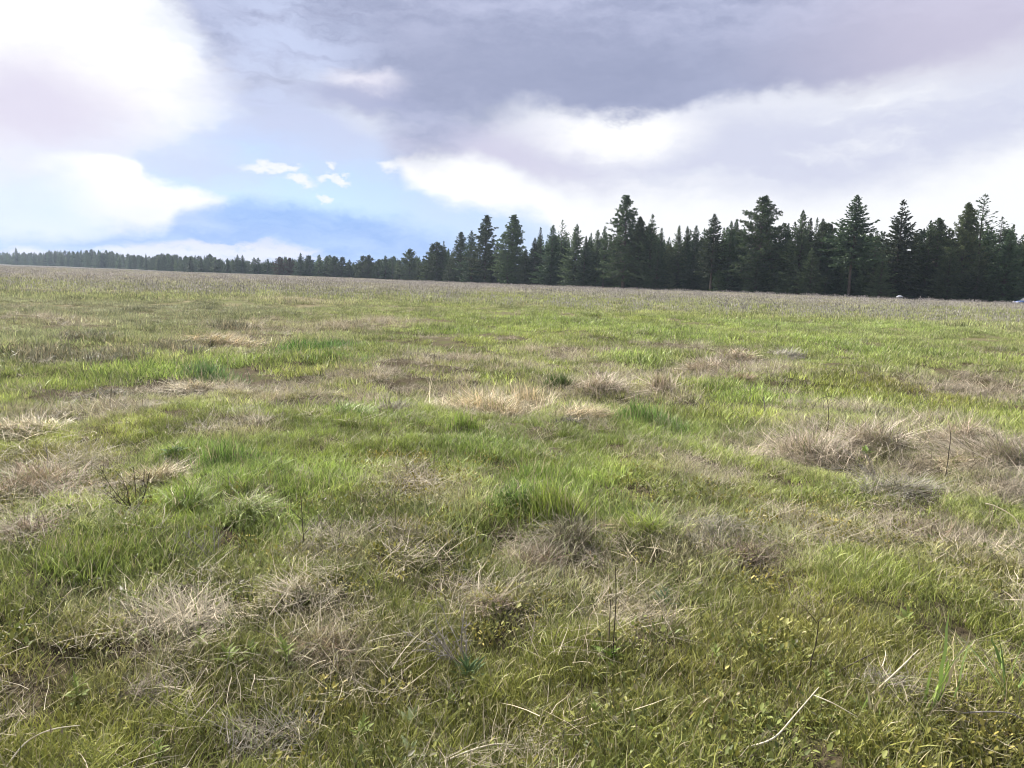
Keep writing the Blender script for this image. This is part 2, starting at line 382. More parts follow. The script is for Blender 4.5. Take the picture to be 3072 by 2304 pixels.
# ------------------------------------------------------------------ where the field is lush, straw-coloured or worn
# (photo x, photo y of the foot, half width px) -> ground spots
def spots(lst):
    o = []
    for px, py, hw in lst:
        p = ground(px, py); o.append((p.x, p.y, hw*math.hypot(p.x, p.y)/FPX))
    return o
LUSH = spots([(950, 1050, 150), (1620, 1480, 190), (1960, 1270, 150), (1130, 1250, 110), (720, 1430, 150), (560, 1350, 120), (300, 1690, 220),
              (800, 1530, 170), (1000, 1440, 120), (480, 1125, 120), (1720, 960, 260), (1980, 1000, 200), (2300, 970, 260), (2550, 1040, 200), (1350, 1000, 130),
              (700, 1100, 110), (1900, 1080, 120), (1900, 1560, 110), (1300, 1560, 100), (2250, 1180, 160), (1450, 1350, 130), (2650, 980, 200)])
STRAW = spots([(1480, 1235, 170), (1760, 1255, 90), (1800, 1160, 110), (2180, 1110, 150), (2100, 1060, 120), (2480, 1340, 210), (2640, 1290, 130),
               (2920, 1360, 190), (2980, 1440, 160), (700, 1030, 150), (90, 1280, 150), (120, 1450, 190), (480, 1440, 80), (500, 1850, 190), (100, 1600, 120),
               (960, 1830, 110), (1000, 1960, 130), (600, 1180, 120), (950, 1190, 110), (1080, 1210, 90), (2150, 1620, 160), (2280, 1660, 130), (1640, 1690, 110),
               (2800, 1620, 190), (1500, 1810, 110), (1880, 1850, 120), (1250, 1450, 130), (2100, 1420, 140), (1230, 1620, 120), (1260, 1080, 90), (1560, 1100, 90),
               (180, 960, 90), (900, 905, 110), (2000, 1190, 80), (2950, 1180, 160), (2400, 1280, 90), (1180, 970, 100), (1650, 1180, 150), (1350, 1180, 150), (1900, 1130, 140), (2060, 1130, 120), (1100, 1130, 130), (1420, 1080, 120), (1700, 1070, 130), (2300, 1100, 100), (1000, 975, 120), (800, 985, 120), (2750, 1400, 150), (2550, 1400, 120), (330, 1240, 140), (780, 1190, 120), (2020, 1660, 120), (1350, 1500, 110), (1020, 1640, 120), (1750, 1720, 130), (2420, 1580, 130), (300, 1480, 130), (700, 1290, 90), (2560, 1230, 110), (2750, 1270, 120)])
OLIVE = spots([(200, 1900, 330), (1200, 2080, 260), (2150, 2080, 330), (2750, 2150, 260), (200, 2200, 250), (2900, 1700, 220), (150, 1370, 150), (2700, 1160, 160), (1650, 2150, 260), (2450, 1900, 240)])
def field_of(sp, x, y):
    f = np.zeros(np.shape(x))
    for sx, sy, r in sp:
        r = max(r, 0.12)*1.15; ry = r*1.25
        f = np.maximum(f, np.exp(-((x-sx)**2/r**2+(y-sy)**2/ry**2)))
    return f
def C3(*c): return np.array(c, float)
GREEN, YGREEN, LGREEN, DGREEN = C3(0.255, 0.335, 0.07), C3(0.41, 0.465, 0.115), C3(0.31, 0.42, 0.11), C3(0.15, 0.20, 0.05)
OLIV, STRW, MAUV, GREYG = C3(0.33, 0.28, 0.075), C3(0.62, 0.54, 0.37), C3(0.57, 0.50, 0.385), C3(0.33, 0.345, 0.20)
def lerp(a, b, t): return a+(b-a)*t[:, None]
def plant_colours(x, y, rng):
    r = np.hypot(x, y)
    a = np.clip(fbm(x/2.4, y/2.4, 21)*2.2-0.6, 0, 1); b_ = np.clip(fbm(x/0.55, y/0.55, 31)*2.2-0.6, 0, 1)
    c = lerp(np.repeat(GREEN[None], len(x), 0), YGREEN, np.clip(0.25+0.9*a*b_, 0, 1))
    c = lerp(c, DGREEN[None], 0.45*np.clip(1-a, 0, 1)*(1-b_))
    big = np.clip(fbm(x/14, y/14, 41)*2.6-0.8, 0, 1)
    c = lerp(c, OLIV[None], np.clip(0.55*field_of(OLIVE, x, y)+0.35*np.clip(fbm(x/1.1, y/1.1, 51)*3-1.5, 0, 1)*np.clip((7-r)/4, 0.25, 1), 0, 0.8))
    c = lerp(c, GREYG[None], 0.55*big*np.clip((r-12)/25, 0, 1)+0.6*np.clip((-x-1)/9, 0, 1)*np.clip((r-7)/9, 0, 1))
    c = lerp(c, C3(0.30, 0.31, 0.165)[None], 0.42*np.clip((r-14)/26, 0, 1)*np.clip(1.6*fbm(x/5, y/5, 43)-0.2, 0, 1))
    c = lerp(c, C3(0.165, 0.175, 0.04)[None], 0.78*np.clip((5.6-r)/2.6, 0, 1))  # near olive grass, with deep shade and vignetting partly put into its colour
    c = lerp(c, LGREEN[None], 0.62*field_of(LUSH, x, y))
    st = field_of(STRAW, x, y)
    c = lerp(c, lerp(np.repeat(STRW[None], len(x), 0), MAUV[None], np.clip((x-1)/3, 0, 1)), 0.45*st)
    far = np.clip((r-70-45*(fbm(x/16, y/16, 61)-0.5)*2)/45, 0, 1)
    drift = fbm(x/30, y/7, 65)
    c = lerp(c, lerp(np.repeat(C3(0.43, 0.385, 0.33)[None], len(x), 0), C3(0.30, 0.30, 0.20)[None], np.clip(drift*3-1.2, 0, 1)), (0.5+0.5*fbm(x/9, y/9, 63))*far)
    v = np.clip(1+0.22*rng.normal(0, 1, (len(x), 1))+0.6*(vnoise(x/0.22, y/0.22, 55)-0.5)[:, None]+0.5*(vnoise(x/0.8, y/0.8, 57)-0.5)[:, None], 0.35, 1.7)
    return c*v, st, field_of(LUSH, x, y), far

# ------------------------------------------------------------------ the ground
def build_ground():
    rr = np.concatenate([[0.25], np.geomspace(0.5, 60, 230), np.geomspace(64, 5200, 70)])
    aa = np.concatenate([np.linspace(-50, 50, 420), np.linspace(50, 310, 120)[1:-1]])*PI/180
    R, A = np.meshgrid(rr, aa, indexing='ij'); X, Y = R*np.sin(A), R*np.cos(A)
    Z = height(X, Y); n, k = len(rr), len(aa)
    V = np.concatenate([np.stack([X, Y, Z], -1).reshape(-1, 3), [[0, 0, hz(0, 0)]]])
    i, j = np.meshgrid(np.arange(n-1), np.arange(k), indexing='ij'); j2 = (j+1) % k
    Q = np.stack([i*k+j, (i+1)*k+j, (i+1)*k+j2, i*k+j2], -1).reshape(-1, 4)
    T = np.array([[n*k, jj, (jj+1) % k] for jj in range(k)])
    m, b = mat('meadow_soil')
    g = b.new('ShaderNodeNewGeometry'); pos = g.outputs['Position']
    n1 = b.noise(pos, 0.35, 5, 0.6).outputs['Fac']; n2 = b.noise(pos, 3.0, 6, 0.65).outputs['Fac']; n3 = b.noise(pos, 40, 6, 0.7).outputs['Fac']
    c = b.mix(b.rng(n3, 0.35, 0.65), (0.03, 0.024, 0.016, 1), (0.12, 0.096, 0.06, 1))
    c = b.mix(b.rng(n2, 0.45, 0.65), c, (0.08, 0.085, 0.03, 1))
    gr = b.mix(b.rng(n1, 0.4, 0.62), (0.15, 0.165, 0.065, 1), (0.25, 0.22, 0.125, 1))
    ln = b.new('ShaderNodeVectorMath'); ln.operation = 'LENGTH'; b.put(ln.inputs[0], pos)
    c = b.mix(b.rng(ln.outputs['Value'], 12, 60), c, gr)
    c = b.mix(b.rng(ln.outputs['Value'], 60, 110), c, (0.36, 0.33, 0.30, 1))
    c = b.mix(b.rng(ln.outputs['Value'], 230, 330), c, (0.09, 0.085, 0.07, 1))
    p = princ(b, c, 0.95, 0.05)
    bn = b.new('ShaderNodeBump'); b.put(bn.inputs['Height'], n3); bn.inputs['Strength'].default_value = 0.6; bn.inputs['Distance'].default_value = 0.03
    b.nt.links.new(bn.outputs[0], p.inputs['Normal']); out(b, p.outputs[0])
    o = bpy.data.objects.new('ground', mesh_np('ground', V, Q, T, [m], smooth=True)); COL.objects.link(o)
    tag(o, 'meadow soil and thatch under the grass', 'ground', kind='structure')
build_ground()

# ------------------------------------------------------------------ trees
def fir_mesh(seed, H=22.0, W=0.17, cb=0.05, step=0.31, nb=6, droop=0.0, gap=0.0, ptop=0.88, foliage=1.0, mat_=None):
    rng = np.random.default_rng(seed); T_, F = Acc(), Acc()
    lean = rng.normal(0, 0.006, 2)
    zz = np.linspace(0, H, 9)
    path = np.stack([zz*lean[0]+0.05*np.sin(zz*0.4+seed), zz*lean[1]+0.05*np.cos(zz*0.37+seed), zz], -1)
    rad = 0.010*H*(1-zz/H)**0.9+0.02; rad[0] *= 1.2
    T_.add(*tube(path, rad, 7))
    def ax(z): return np.array([np.interp(z, zz, path[:, 0]), np.interp(z, zz, path[:, 1]), z])
    z = cb*H; lob = rng.uniform(0, 2*PI); ring = rng.uniform(0.8, 1.15, 12)
    while z < H-0.25:
        t = (z-cb*H)/((1-cb)*H)
        if rng.random() < gap*0.35*(1-t): z += step*1.5; continue
        Lm = W*H*((1-t)**ptop)*(0.62+0.38*min(1, t*5+0.2))*(1+0.20*math.sin(z*1.9+seed))+0.12
        n = 2; a0 = rng.uniform(0, 2*PI)
        for k in range(n):
            a = a0+2*PI*k/n+rng.normal(0, 0.25); L = Lm*rng.uniform(0.45, 1.18)*ring[int((a % (2*PI))/(2*PI)*12) % 12]
            e0 = np.interp(t, [0, 0.35, 0.75, 1], [-0.25-droop, 0.0-droop*0.7, 0.38, 0.95])+rng.normal(0, 0.20)
            s = np.linspace(0, 1, 5); el = e0-0.10+0.55*s**2*(1 if t < 0.8 else 0.3)
            mid = 0.5*(el[1:]+el[:-1]); hr = np.concatenate([[0], np.cumsum(np.cos(mid)*L/4)]); hv = np.concatenate([[0], np.cumsum(np.sin(mid)*L/4)])
            o = ax(z+rng.uniform(-0.5, 0.5)*step)
            pts = o+np.stack([hr*math.cos(a), hr*math.sin(a), hv], -1)
            if L > 0.5: T_.add(*tube(pts, np.linspace(0.012*L+0.012, 0.006, 5), 3))
            m = max(4, int(L/0.075*foliage)); st = rng.uniform(0.12, 1.0, m)*0.97+0.03
            bp = np.stack([np.interp(st, s, pts[:, i]) for i in range(3)], -1)
            side = rng.choice([-1, 1], m); ang = a+side*rng.uniform(0.25, 1.15, m)*(1-0.5*st)
            ls = (0.26+0.34*L/3.2*(1-0.55*st))*rng.uniform(0.6, 1.3, m)
            pit = np.interp(st, s, el)+rng.normal(-0.30, 0.38, m)
            d = np.stack([np.cos(ang)*np.cos(pit), np.sin(ang)*np.cos(pit), np.sin(pit)], -1)
            w = rng.normal(0, 1, (m, 3)); w -= d*np.sum(w*d, 1, keepdims=True); w /= np.linalg.norm(w, axis=1, keepdims=True)
            ww = w*(0.07+0.10*rng.random((m, 1)))*(0.7+0.3*L/3)
            V = np.stack([bp, bp+d*ls[:, None]*0.45+ww, bp+d*ls[:, None], bp+d*ls[:, None]*0.45-ww], 1).reshape(-1, 3)
            F.add(V, np.arange(m*4).reshape(-1, 4))
        z += 2*step/nb*rng.uniform(0.5, 1.5)*(1.0-0.35*t)
    top = ax(H); m = 10      # leader
    d = np.stack([rng.normal(0, 0.28, m), rng.normal(0, 0.28, m), np.ones(m)], -1); bp = np.repeat(top[None], m, 0)-[0, 0, 0.5]+rng.uniform(0, 0.4, (m, 1))*[0, 0, 1]
    w = rng.normal(0, 0.05, (m, 3))
    F.add(np.stack([bp, bp+d*0.2+w, bp+d*0.42, bp+d*0.2-w], 1).reshape(-1, 3), np.arange(m*4).reshape(-1, 4))
    return T_.mesh('trunk', M_BARK, smooth=True), F.mesh('crown', mat_ or M_FIR)

def pine_mesh(seed, H=22.0, W=0.19, cb=0.25, nbr=120, rnd=0.6, open_=0.0, mat_=None, tuft=1.0):
    rng = np.random.default_rng(seed); T_, F = Acc(), Acc()
    lean = rng.normal(0, 0.006, 2); zz = np.linspace(0, H*0.985, 9)
    path = np.stack([zz*lean[0]+0.07*np.sin(zz*0.4+seed), zz*lean[1]+0.07*np.cos(zz*0.33+seed), zz], -1)
    rad = 0.011*H*(1-zz/H)**0.8+0.03; rad[0] *= 1.25
    T_.add(*tube(path, rad, 7))
    for i in range(nbr):
        t = ((i+rng.uniform(-0.4, 0.4))/nbr); t = min(0.995, max(0, t))
        z = (cb+(1-cb)*t)*H*0.985
        prof = (1-t**1.7)**rnd*(0.55+0.45*min(1, t*3+0.25))
        if rng.random() < open_*0.5: continue
        L = W*H*prof*rng.uniform(0.55, 1.15)+0.35; a = i*2.399+rng.normal(0, 0.4)
        e0 = np.interp(t, [0, 0.5, 0.8, 1], [-0.15, 0.15, 0.55, 1.2])+rng.normal(0, 0.22)
        s = np.linspace(0, 1, 5); el = e0+0.5*s**2; mid = 0.5*(el[1:]+el[:-1])
        hr = np.concatenate([[0], np.cumsum(np.cos(mid)*L/4)]); hv = np.concatenate([[0], np.cumsum(np.sin(mid)*L/4)])
        o = np.array([np.interp(z, zz, path[:, 0]), np.interp(z, zz, path[:, 1]), z])
        pts = o+np.stack([hr*math.cos(a), hr*math.sin(a), hv], -1)
        T_.add(*tube(pts, np.linspace(0.014*L+0.015, 0.012, 5), 3))
        nt = max(4, int(L*3.9*tuft))
        for q in range(nt):
            u = rng.uniform(0.15, 1.0)**0.8; c = np.array([np.interp(u, s, pts[:, i_]) for i_ in range(3)])
            off = rng.normal(0, 1, 3)*[0.30, 0.30, 0.16]*(0.35+0.25*L*(1-u)+0.25); tip = c+off+[0, 0, 0.08]
            if np.linalg.norm(off) > 0.3: T_.add(*tube([c, tip], [0.012, 0.008], 3))
            m = 18; d = rng.normal(0, 1, (m, 3))+[0, 0, 0.35]+0.5*off/(np.linalg.norm(off)+0.1)
            d /= np.linalg.norm(d, axis=1, keepdims=True); ls = rng.uniform(0.20, 0.42, m)[:, None]
            w = rng.normal(0, 1, (m, 3)); w -= d*np.sum(w*d, 1, keepdims=True); w /= np.linalg.norm(w, axis=1, keepdims=True); w *= 0.06
            V = np.stack([np.repeat(tip[None], m, 0), tip+d*ls*0.55+w, tip+d*ls, tip+d*ls*0.55-w], 1).reshape(-1, 3)
            F.add(V, np.arange(m*4).reshape(-1, 4))
    return T_.mesh('trunk', M_BARK, smooth=True), F.mesh('crown', mat_ or M_PINE)

KIND = {
 'fir_full_a': fir_mesh(1, W=0.24, cb=0.03), 'fir_full_b': fir_mesh(2, W=0.29, cb=0.04, droop=0.12), 'fir_full_c': fir_mesh(3, W=0.22, cb=0.05, step=0.30),
 'fir_tall': fir_mesh(4, W=0.235, cb=0.36, droop=0.08, ptop=0.95, gap=0.03, step=0.28), 'fir_wide': fir_mesh(5, W=0.25, cb=0.08, ptop=0.92, gap=0.08, step=0.32, foliage=0.95),
 'fir_thin': fir_mesh(6, W=0.15, cb=0.10, gap=0.1, step=0.44, foliage=0.8), 'fir_open': fir_mesh(7, W=0.20, cb=0.15, gap=0.15, step=0.55, nb=4, foliage=0.6, ptop=0.65),
 'fir_trunk': fir_mesh(8, W=0.22, cb=0.30, droop=0.15),
 'pine_tall': pine_mesh(11, W=0.22, cb=0.10, nbr=230, rnd=0.85, open_=0.3), 'pine_broad': pine_mesh(12, W=0.27, cb=0.10, nbr=230, rnd=0.74, open_=0.3),
 'pine_dense': pine_mesh(13, W=0.22, cb=0.06, nbr=260, rnd=0.85, tuft=1.2), 'pine_round': pine_mesh(14, H=13, W=0.30, cb=0.04, nbr=90, rnd=0.5, tuft=1.5),
 'pine_bushy': pine_mesh(15, H=13, W=0.34, cb=0.02, nbr=100, rnd=0.8, mat_=M_YOUNG, tuft=1.4), 'pine_rust': pine_mesh(16, H=11, W=0.32, cb=0.03, nbr=80, rnd=0.7, mat_=M_RUST, tuft=1.2),
 'young_fir': fir_mesh(17, H=9, W=0.34, cb=0.02, step=0.30, ptop=0.9, mat_=M_YOUNG), 'small_fir': fir_mesh(18, H=10, W=0.30, cb=0.02, step=0.30),
}
def spec_of(kind):
    tr, cr = KIND[kind]
    co = np.empty(len(cr.vertices)*3, np.float32); cr.vertices.foreach_get('co', co); co = co.reshape(-1, 3)
    low = co[co[:, 2] < 0.6*co[:, 2].max()]
    return co[:, 2].max(), 2*np.percentile(np.hypot(low[:, 0], low[:, 1]), 80)
SPEC = {k: spec_of(k) for k in KIND}
EDGE = [(-600, 980), (0, 900), (300, 700), (560, 480), (900, 400), (1230, 330), (1320, 300), (1450, 265), (1880, 205), (2300, 180), (2560, 168), (3072, 158), (3700, 150)]
def edge_depth(px): return float(np.interp(px, [e[0] for e in EDGE], [e[1] for e in EDGE]))
def tree(name, kind, px, topy, width, back, label, cat, group, rot=None):
    D = edge_depth(px)+back; d = ray(px, topy); p = Vector((0, 0, EYE))+d*(D/d.y)
    z0 = hz(p.x, p.y)-0.05; H = p.z-z0
    h0, w0 = SPEC[kind]; s = H/h0; sw = (1.12 if 'pine' in kind else 1.2)*(width*D/FPX)/w0
    sw = min(max(sw, 0.8*s), 1.45*s)
    root = bpy.data.objects.new(name, None); COL.objects.link(root); root.empty_display_size = 0.5
    root.location = (p.x, p.y, z0); root.scale = (sw, sw, s); root.rotation_euler.z = random.Random(int(px*7+topy)).uniform(0, 6.28) if rot is None else rot
    tag(root, label, cat, group)
    for nm, me in zip(('trunk', 'crown'), KIND[kind]):
        o = bpy.data.objects.new(nm, me); COL.objects.link(o); o.parent = root
    return root
WOOD, FAR = 'conifers along the near edge of the wood', 'small conifers along the distant tree line'
TREES = [
 ('pine_tree', 'pine_round', 1230, 744, 56, 0, 'small dark round-topped pine standing alone left of the wood'),
 ('pine_tree', 'pine_bushy', 1312, 724, 88, 0, 'bushy bright green young pine at the left end of the wood'),
 ('fir_tree', 'fir_thin', 1330, 722, 30, 14, 'thin pale spire poking up behind the bushy green pine'),
 ('pine_tree', 'pine_tall', 1383, 694, 56, 2, 'slim open pine right of the bushy green pine'),
 ('fir_tree', 'fir_full_c', 1418, 690, 50, 0, 'short pointed fir leaning on the left tall dark pine'),
 ('pine_tree', 'pine_tall', 1460, 644, 76, 2, 'tall narrow dark pine, left of the pair in mid-picture'),
 ('pine_tree', 'pine_dense', 1537, 642, 96, 0, 'tall dense dark pine, right of the pair in mid-picture'),
 ('young_fir_tree', 'young_fir', 1525, 756, 46, -6, 'low olive fir in front of the dense dark pine'),
 ('fir_tree', 'fir_full_a', 1578, 745, 52, -3, 'low olive-green conifer right of the dense dark pine'),
 ('fir_tree', 'fir_thin', 1625, 681, 32, 12, 'slim pale fir spire right of the dense dark pine'),
 ('fir_tree', 'fir_full_c', 1609, 712, 44, 0, 'short fir just left of the slim pale spire'),
 ('fir_tree', 'fir_full_a', 1661, 674, 58, 0, 'dark conical fir left of an airy thin-crowned fir'),
 ('fir_tree', 'fir_open', 1688, 658, 42, 5, 'airy thin-crowned fir between two dark firs'),
 ('fir_tree', 'fir_full_b', 1732, 670, 62, 0, 'rounded dark fir right of the airy thin-crowned fir'),
 ('fir_tree', 'fir_full_c', 1756, 706, 36, -2, 'short fir right of the rounded dark fir'),
 ('fir_tree', 'fir_full_a', 1795, 688, 48, 4, 'left of two equal firs before the tall open pine'),
 ('fir_tree', 'fir_thin', 1817, 692, 36, 2, 'right of two equal firs before the tall open pine'),
 ('pine_tree', 'pine_tall', 1884, 583, 104, 2, 'tallest pine at mid-right with lacy see-through crown'),
 ('pine_tree', 'pine_dense', 1922, 648, 50, 0, 'short rounded pine hugging the tall lacy pine'),
 ('fir_tree', 'fir_wide', 1960, 640, 60, 0, 'sharp-tipped fir right of the tall lacy pine'),
 ('fir_tree', 'fir_thin', 1983, 682, 30, 4, 'knobbly short fir beside the sharp-tipped fir'),
 ('fir_tree', 'fir_full_c', 2042, 675, 46, 5, 'first of three even fir tops in the dip of the skyline'),
 ('fir_tree', 'fir_full_a', 2064, 677, 40, 8, 'middle of three even fir tops in the dip of the skyline'),
 ('fir_tree', 'fir_full_c', 2086, 675, 46, 5, 'last of three even fir tops in the dip of the skyline'),
 ('fir_tree', 'fir_trunk', 2147, 640, 72, 0, 'dark fir with a long bare trunk left of the broad pine'),
 ('young_fir_tree', 'young_fir', 2158, 808, 34, -4, 'small round-shouldered fir at the foot of the bare-trunked fir'),
 ('fir_tree', 'fir_full_c', 2196, 660, 50, 3, 'fir with twin tips, left tip, beside the broad pine'),
 ('fir_tree', 'fir_full_a', 2212, 656, 46, 6, 'fir with twin tips, right tip, beside the broad pine'),
 ('pine_tree', 'pine_broad', 2294, 583, 128, 2, 'broad lacy pine with dark clumped top, right of centre'),
 ('fir_tree', 'fir_full_b', 2275, 752, 110, -4, 'wide shaggy conifer below the broad lacy pine'),
 ('fir_tree', 'fir_full_c', 2363, 668, 40, 6, 'small fir right of the broad lacy pine'),
 ('fir_tree', 'fir_full_b', 2411, 628, 72, 0, 'dark fir with a bent bottle-brush tip'),
 ('fir_tree', 'fir_full_a', 2434, 652, 48, 4, 'fir just right of the bottle-brush tip'),
 ('fir_tree', 'fir_thin', 2453, 651, 30, 6, 'thin fir second right of the bottle-brush tip'),
 ('fir_tree', 'fir_trunk', 2471, 654, 50, 1, 'fir with a thin pale lower trunk before the giant fir'),
 ('fir_tree', 'fir_full_c', 2492, 678, 40, 0, 'low fir tucked under the left branches of the giant fir'),
 ('fir_tree', 'fir_tall', 2573, 581, 122, -2, 'giant fir with long pale bare trunk and upswept branches'),
 ('fir_tree', 'fir_thin', 2633, 690, 36, 4, 'spindly small fir in the gap right of the giant fir'),
 ('fir_tree', 'fir_wide', 2708, 596, 118, 0, 'wide layered fir above the small pale shelter'),
 ('fir_tree', 'fir_thin', 2765, 706, 28, 3, 'bare leaning spire right of the wide layered fir'),
 ('fir_tree', 'fir_full_a', 2791, 690, 46, 0, 'dark fir pressed to the left of the round-topped pine'),
 ('pine_tree', 'pine_broad', 2823, 651, 84, 2, 'round-topped open pine near the right edge of the wood'),
 ('pine_tree', 'pine_dense', 2906, 606, 86, 0, 'dark bottle-shaped pine left of the slender tall fir'),
 ('fir_tree', 'fir_open', 2957, 579, 92, 4, 'slender tall see-through fir near the right edge'),
 ('fir_tree', 'fir_open', 3008, 648, 66, 2, 'thin-topped fir right of the slender tall fir'),
 ('fir_tree', 'fir_full_b', 3032, 690, 80, -3, 'last full dark fir before the right edge'),
 ('fir_tree', 'fir_full_a', 3074, 772, 60, 30, 'bluish fir cut by the right edge behind the car'),
 ('fir_tree', 'fir_full_b', 1655, 770, 74, -5, 'low shaggy conifer below the dark conical fir'),
 ('fir_tree', 'fir_full_b', 1975, 742, 90, -4, 'low wide conifer below the sharp-tipped fir'),
 ('fir_tree', 'fir_full_b', 2440, 745, 74, -5, 'low grey-green conifer left of the giant trunk'),
 ('fir_tree', 'fir_full_a', 2650, 752, 84, -4, 'low dark conifer between giant fir and layered fir'),
 ('fir_tree', 'fir_full_b', 2855, 735, 90, -4, 'low dark conifer below the round-topped pine'),
 ('fir_tree', 'fir_full_b', 2940, 760, 80, -5, 'low dark conifer below the slender tall fir'),
 ('young_fir_tree', 'small_fir', 1350, 775, 40, -4, 'low dark fir right of the bushy pine foot'),
]
for nm, kind, px, ty, w, back, lab in TREES: tree(nm, kind, px, ty, w, back, lab, 'tree', WOOD)
FARTREES = [
 (572, 770, 26, 'small_fir', 'leftmost separate fir where the tree line turns from blue to green'),
 (603, 772, 22, 'small_fir', 'second separate fir on the low tree line'),
 (645, 770, 26, 'young_fir', 'green fir left of the twin-topped dark fir'),
 (682, 774, 24, 'small_fir', 'short fir left of the twin-topped dark fir'),
 (712, 763, 40, 'fir_full_b', 'dark broad fir, left half of the twin tops'),
 (727, 764, 38, 'fir_full_b', 'dark broad fir, right half of the twin tops'),
 (762, 771, 26, 'small_fir', 'small paired fir, left one, right of the twin tops'),
 (774, 772, 26, 'small_fir', 'small paired fir, right one, right of the twin tops'),
 (802, 776, 26, 'young_fir', 'pale low fir in a dip of the tree line'),
 (838, 769, 34, 'pine_rust', 'rust-brown conifer, left of two on the far tree line'),
 (868, 772, 36, 'pine_rust', 'rust-brown conifer, right of two on the far tree line'),
 (902, 758, 40, 'fir_full_b', 'pointed dark fir beside the rust-brown conifers'),
 (928, 764, 42, 'pine_round', 'round dark pine right of the pointed dark fir'),
 (956, 763, 40, 'young_fir', 'feathery green fir in the middle of the tree line'),
 (980, 766, 34, 'small_fir', 'slim dark fir right of the feathery green fir'),
 (1003, 767, 38, 'pine_bushy', 'green dome-shaped pine, first of a group of three'),
 (1026, 769, 40, 'pine_round', 'dark dome-shaped pine, middle of a group of three'),
 (1048, 778, 30, 'small_fir', 'short fir, last of a group of three'),
 (1087, 765, 44, 'pine_round', 'twin-domed dark pine, left dome'),
 (1106, 763, 44, 'pine_round', 'twin-domed dark pine, right dome'),
 (1136, 777, 30, 'young_fir', 'small olive fir left of a pointed fir'),
 (1157, 766, 36, 'small_fir', 'pointed fir left of the lone round-topped pine'),
 (1178, 770, 30, 'fir_thin', 'thin fir near the lone round-topped pine'),
 (1200, 780, 30, 'young_fir', 'low fir touching the lone round-topped pine'),
 (1258, 782, 30, 'small_fir', 'low fir right of the lone round-topped pine'),
 (1280, 778, 30, 'young_fir', 'low green fir left of the bushy bright pine'),
 (46, 742, 13, 'fir_full_c', 'blue far spire rising highest at the left end'),
 (304, 757, 12, 'fir_full_c', 'blue far spire in the middle of the hazy wood'),
 (437, 760, 11, 'fir_full_c', 'blue far spire at the right end of the hazy wood'),
]
for px, ty, w, kind, lab in FARTREES:
    tree('pine_tree' if 'pine' in kind else 'fir_tree', kind, px, ty, w, 0, lab, 'tree', FAR)

# ------------------------------------------------------------------ scattered stuff (one object each, drawn from small source meshes)
def scatter(name, P_, rot, scl, idx, colr, sources, label, cat):
    n = len(P_)
    me = bpy.data.meshes.new(name); me.vertices.add(n); me.vertices.foreach_set('co', np.asarray(P_, np.float32).ravel())
    def fa(k, t, v, f):
        a = me.attributes.new(k, t, 'POINT'); a.data.foreach_set(f, np.ascontiguousarray(v).ravel())
    fa('turn', 'FLOAT_VECTOR', np.asarray(rot, np.float32), 'vector'); fa('size', 'FLOAT_VECTOR', np.asarray(scl, np.float32), 'vector')
    fa('pick', 'INT', np.asarray(idx, np.int32), 'value'); fa('plant_colour', 'FLOAT_VECTOR', np.asarray(colr, np.float32), 'vector')
    o = bpy.data.objects.new(name, me); COL.objects.link(o)
    g = bpy.data.node_groups.new(name, 'GeometryNodeTree')
    g.interface.new_socket('Geometry', in_out='INPUT', socket_type='NodeSocketGeometry'); g.interface.new_socket('Geometry', in_out='OUTPUT', socket_type='NodeSocketGeometry')
    nn, ll = g.nodes, g.links
    gi, go = nn.new('NodeGroupInput'), nn.new('NodeGroupOutput')
    iop = nn.new('GeometryNodeInstanceOnPoints'); ji = nn.new('GeometryNodeJoinGeometry')
    for me_ in sources:
        so = bpy.data.objects.new(name+'_source', me_)
        oi = nn.new('GeometryNodeObjectInfo'); oi.inputs['Object'].default_value = so; oi.inputs['As Instance'].default_value = False
        gt = nn.new('GeometryNodeGeometryToInstance'); ll.new(oi.outputs['Geometry'], gt.inputs[0]); ll.new(gt.outputs[0], ji.inputs[0])
    def na(k, t):
        a = nn.new('GeometryNodeInputNamedAttribute'); a.data_type = t; a.inputs['Name'].default_value = k; return a.outputs[0]
    ll.new(gi.outputs[0], iop.inputs['Points']); ll.new(ji.outputs[0], iop.inputs['Instance']); iop.inputs['Pick Instance'].default_value = True
    ll.new(na('pick', 'INT'), iop.inputs['Instance Index'])
    er = nn.new('FunctionNodeEulerToRotation'); ll.new(na('turn', 'FLOAT_VECTOR'), er.inputs[0]); ll.new(er.outputs[0], iop.inputs['Rotation'])
    ll.new(na('size', 'FLOAT_VECTOR'), iop.inputs['Scale']); ll.new(iop.outputs[0], go.inputs[0])
    md = o.modifiers.new('scatter', 'NODES'); md.node_group = g
    tag(o, label, cat, kind='stuff'); return o

def patch(seed, n, r, lo, hi, wid, lean=(0.0, 0.5), curve=(0.1, 0.9), dry=0.12, nseg=3, m=None, z=(-0.01, 0.0), power=0.5):
    rng = np.random.default_rng(seed); b0 = disc(rng, n, r, power); b0[:, 2] = rng.uniform(z[0], z[1], n)
    V, Q, T, k = blades(rng, b0, rng.uniform(0, 2*PI, n), rng.uniform(*lean, n), rng.uniform(lo, hi, n), wid*rng.uniform(0.6, 1.3, n), rng.uniform(*curve, n), nseg)
    val = np.repeat(rng.random(n), k); dr = np.repeat((rng.random(n) < dry)*rng.uniform(0.5, 1, n), k)
    return mesh_np('grass_patch', V, Q, T, [m or M_BLADE], {'blade_value': val, 'blade_dry': dr})
SECT = math.radians(50)
def sector(rng, n, r0, r1, pw=2.0):
    u = rng.random(n); r = (r0**pw+u*(r1**pw-r0**pw))**(1/pw); a = rng.uniform(-SECT, SECT, n)
    return r*np.sin(a), r*np.cos(a)
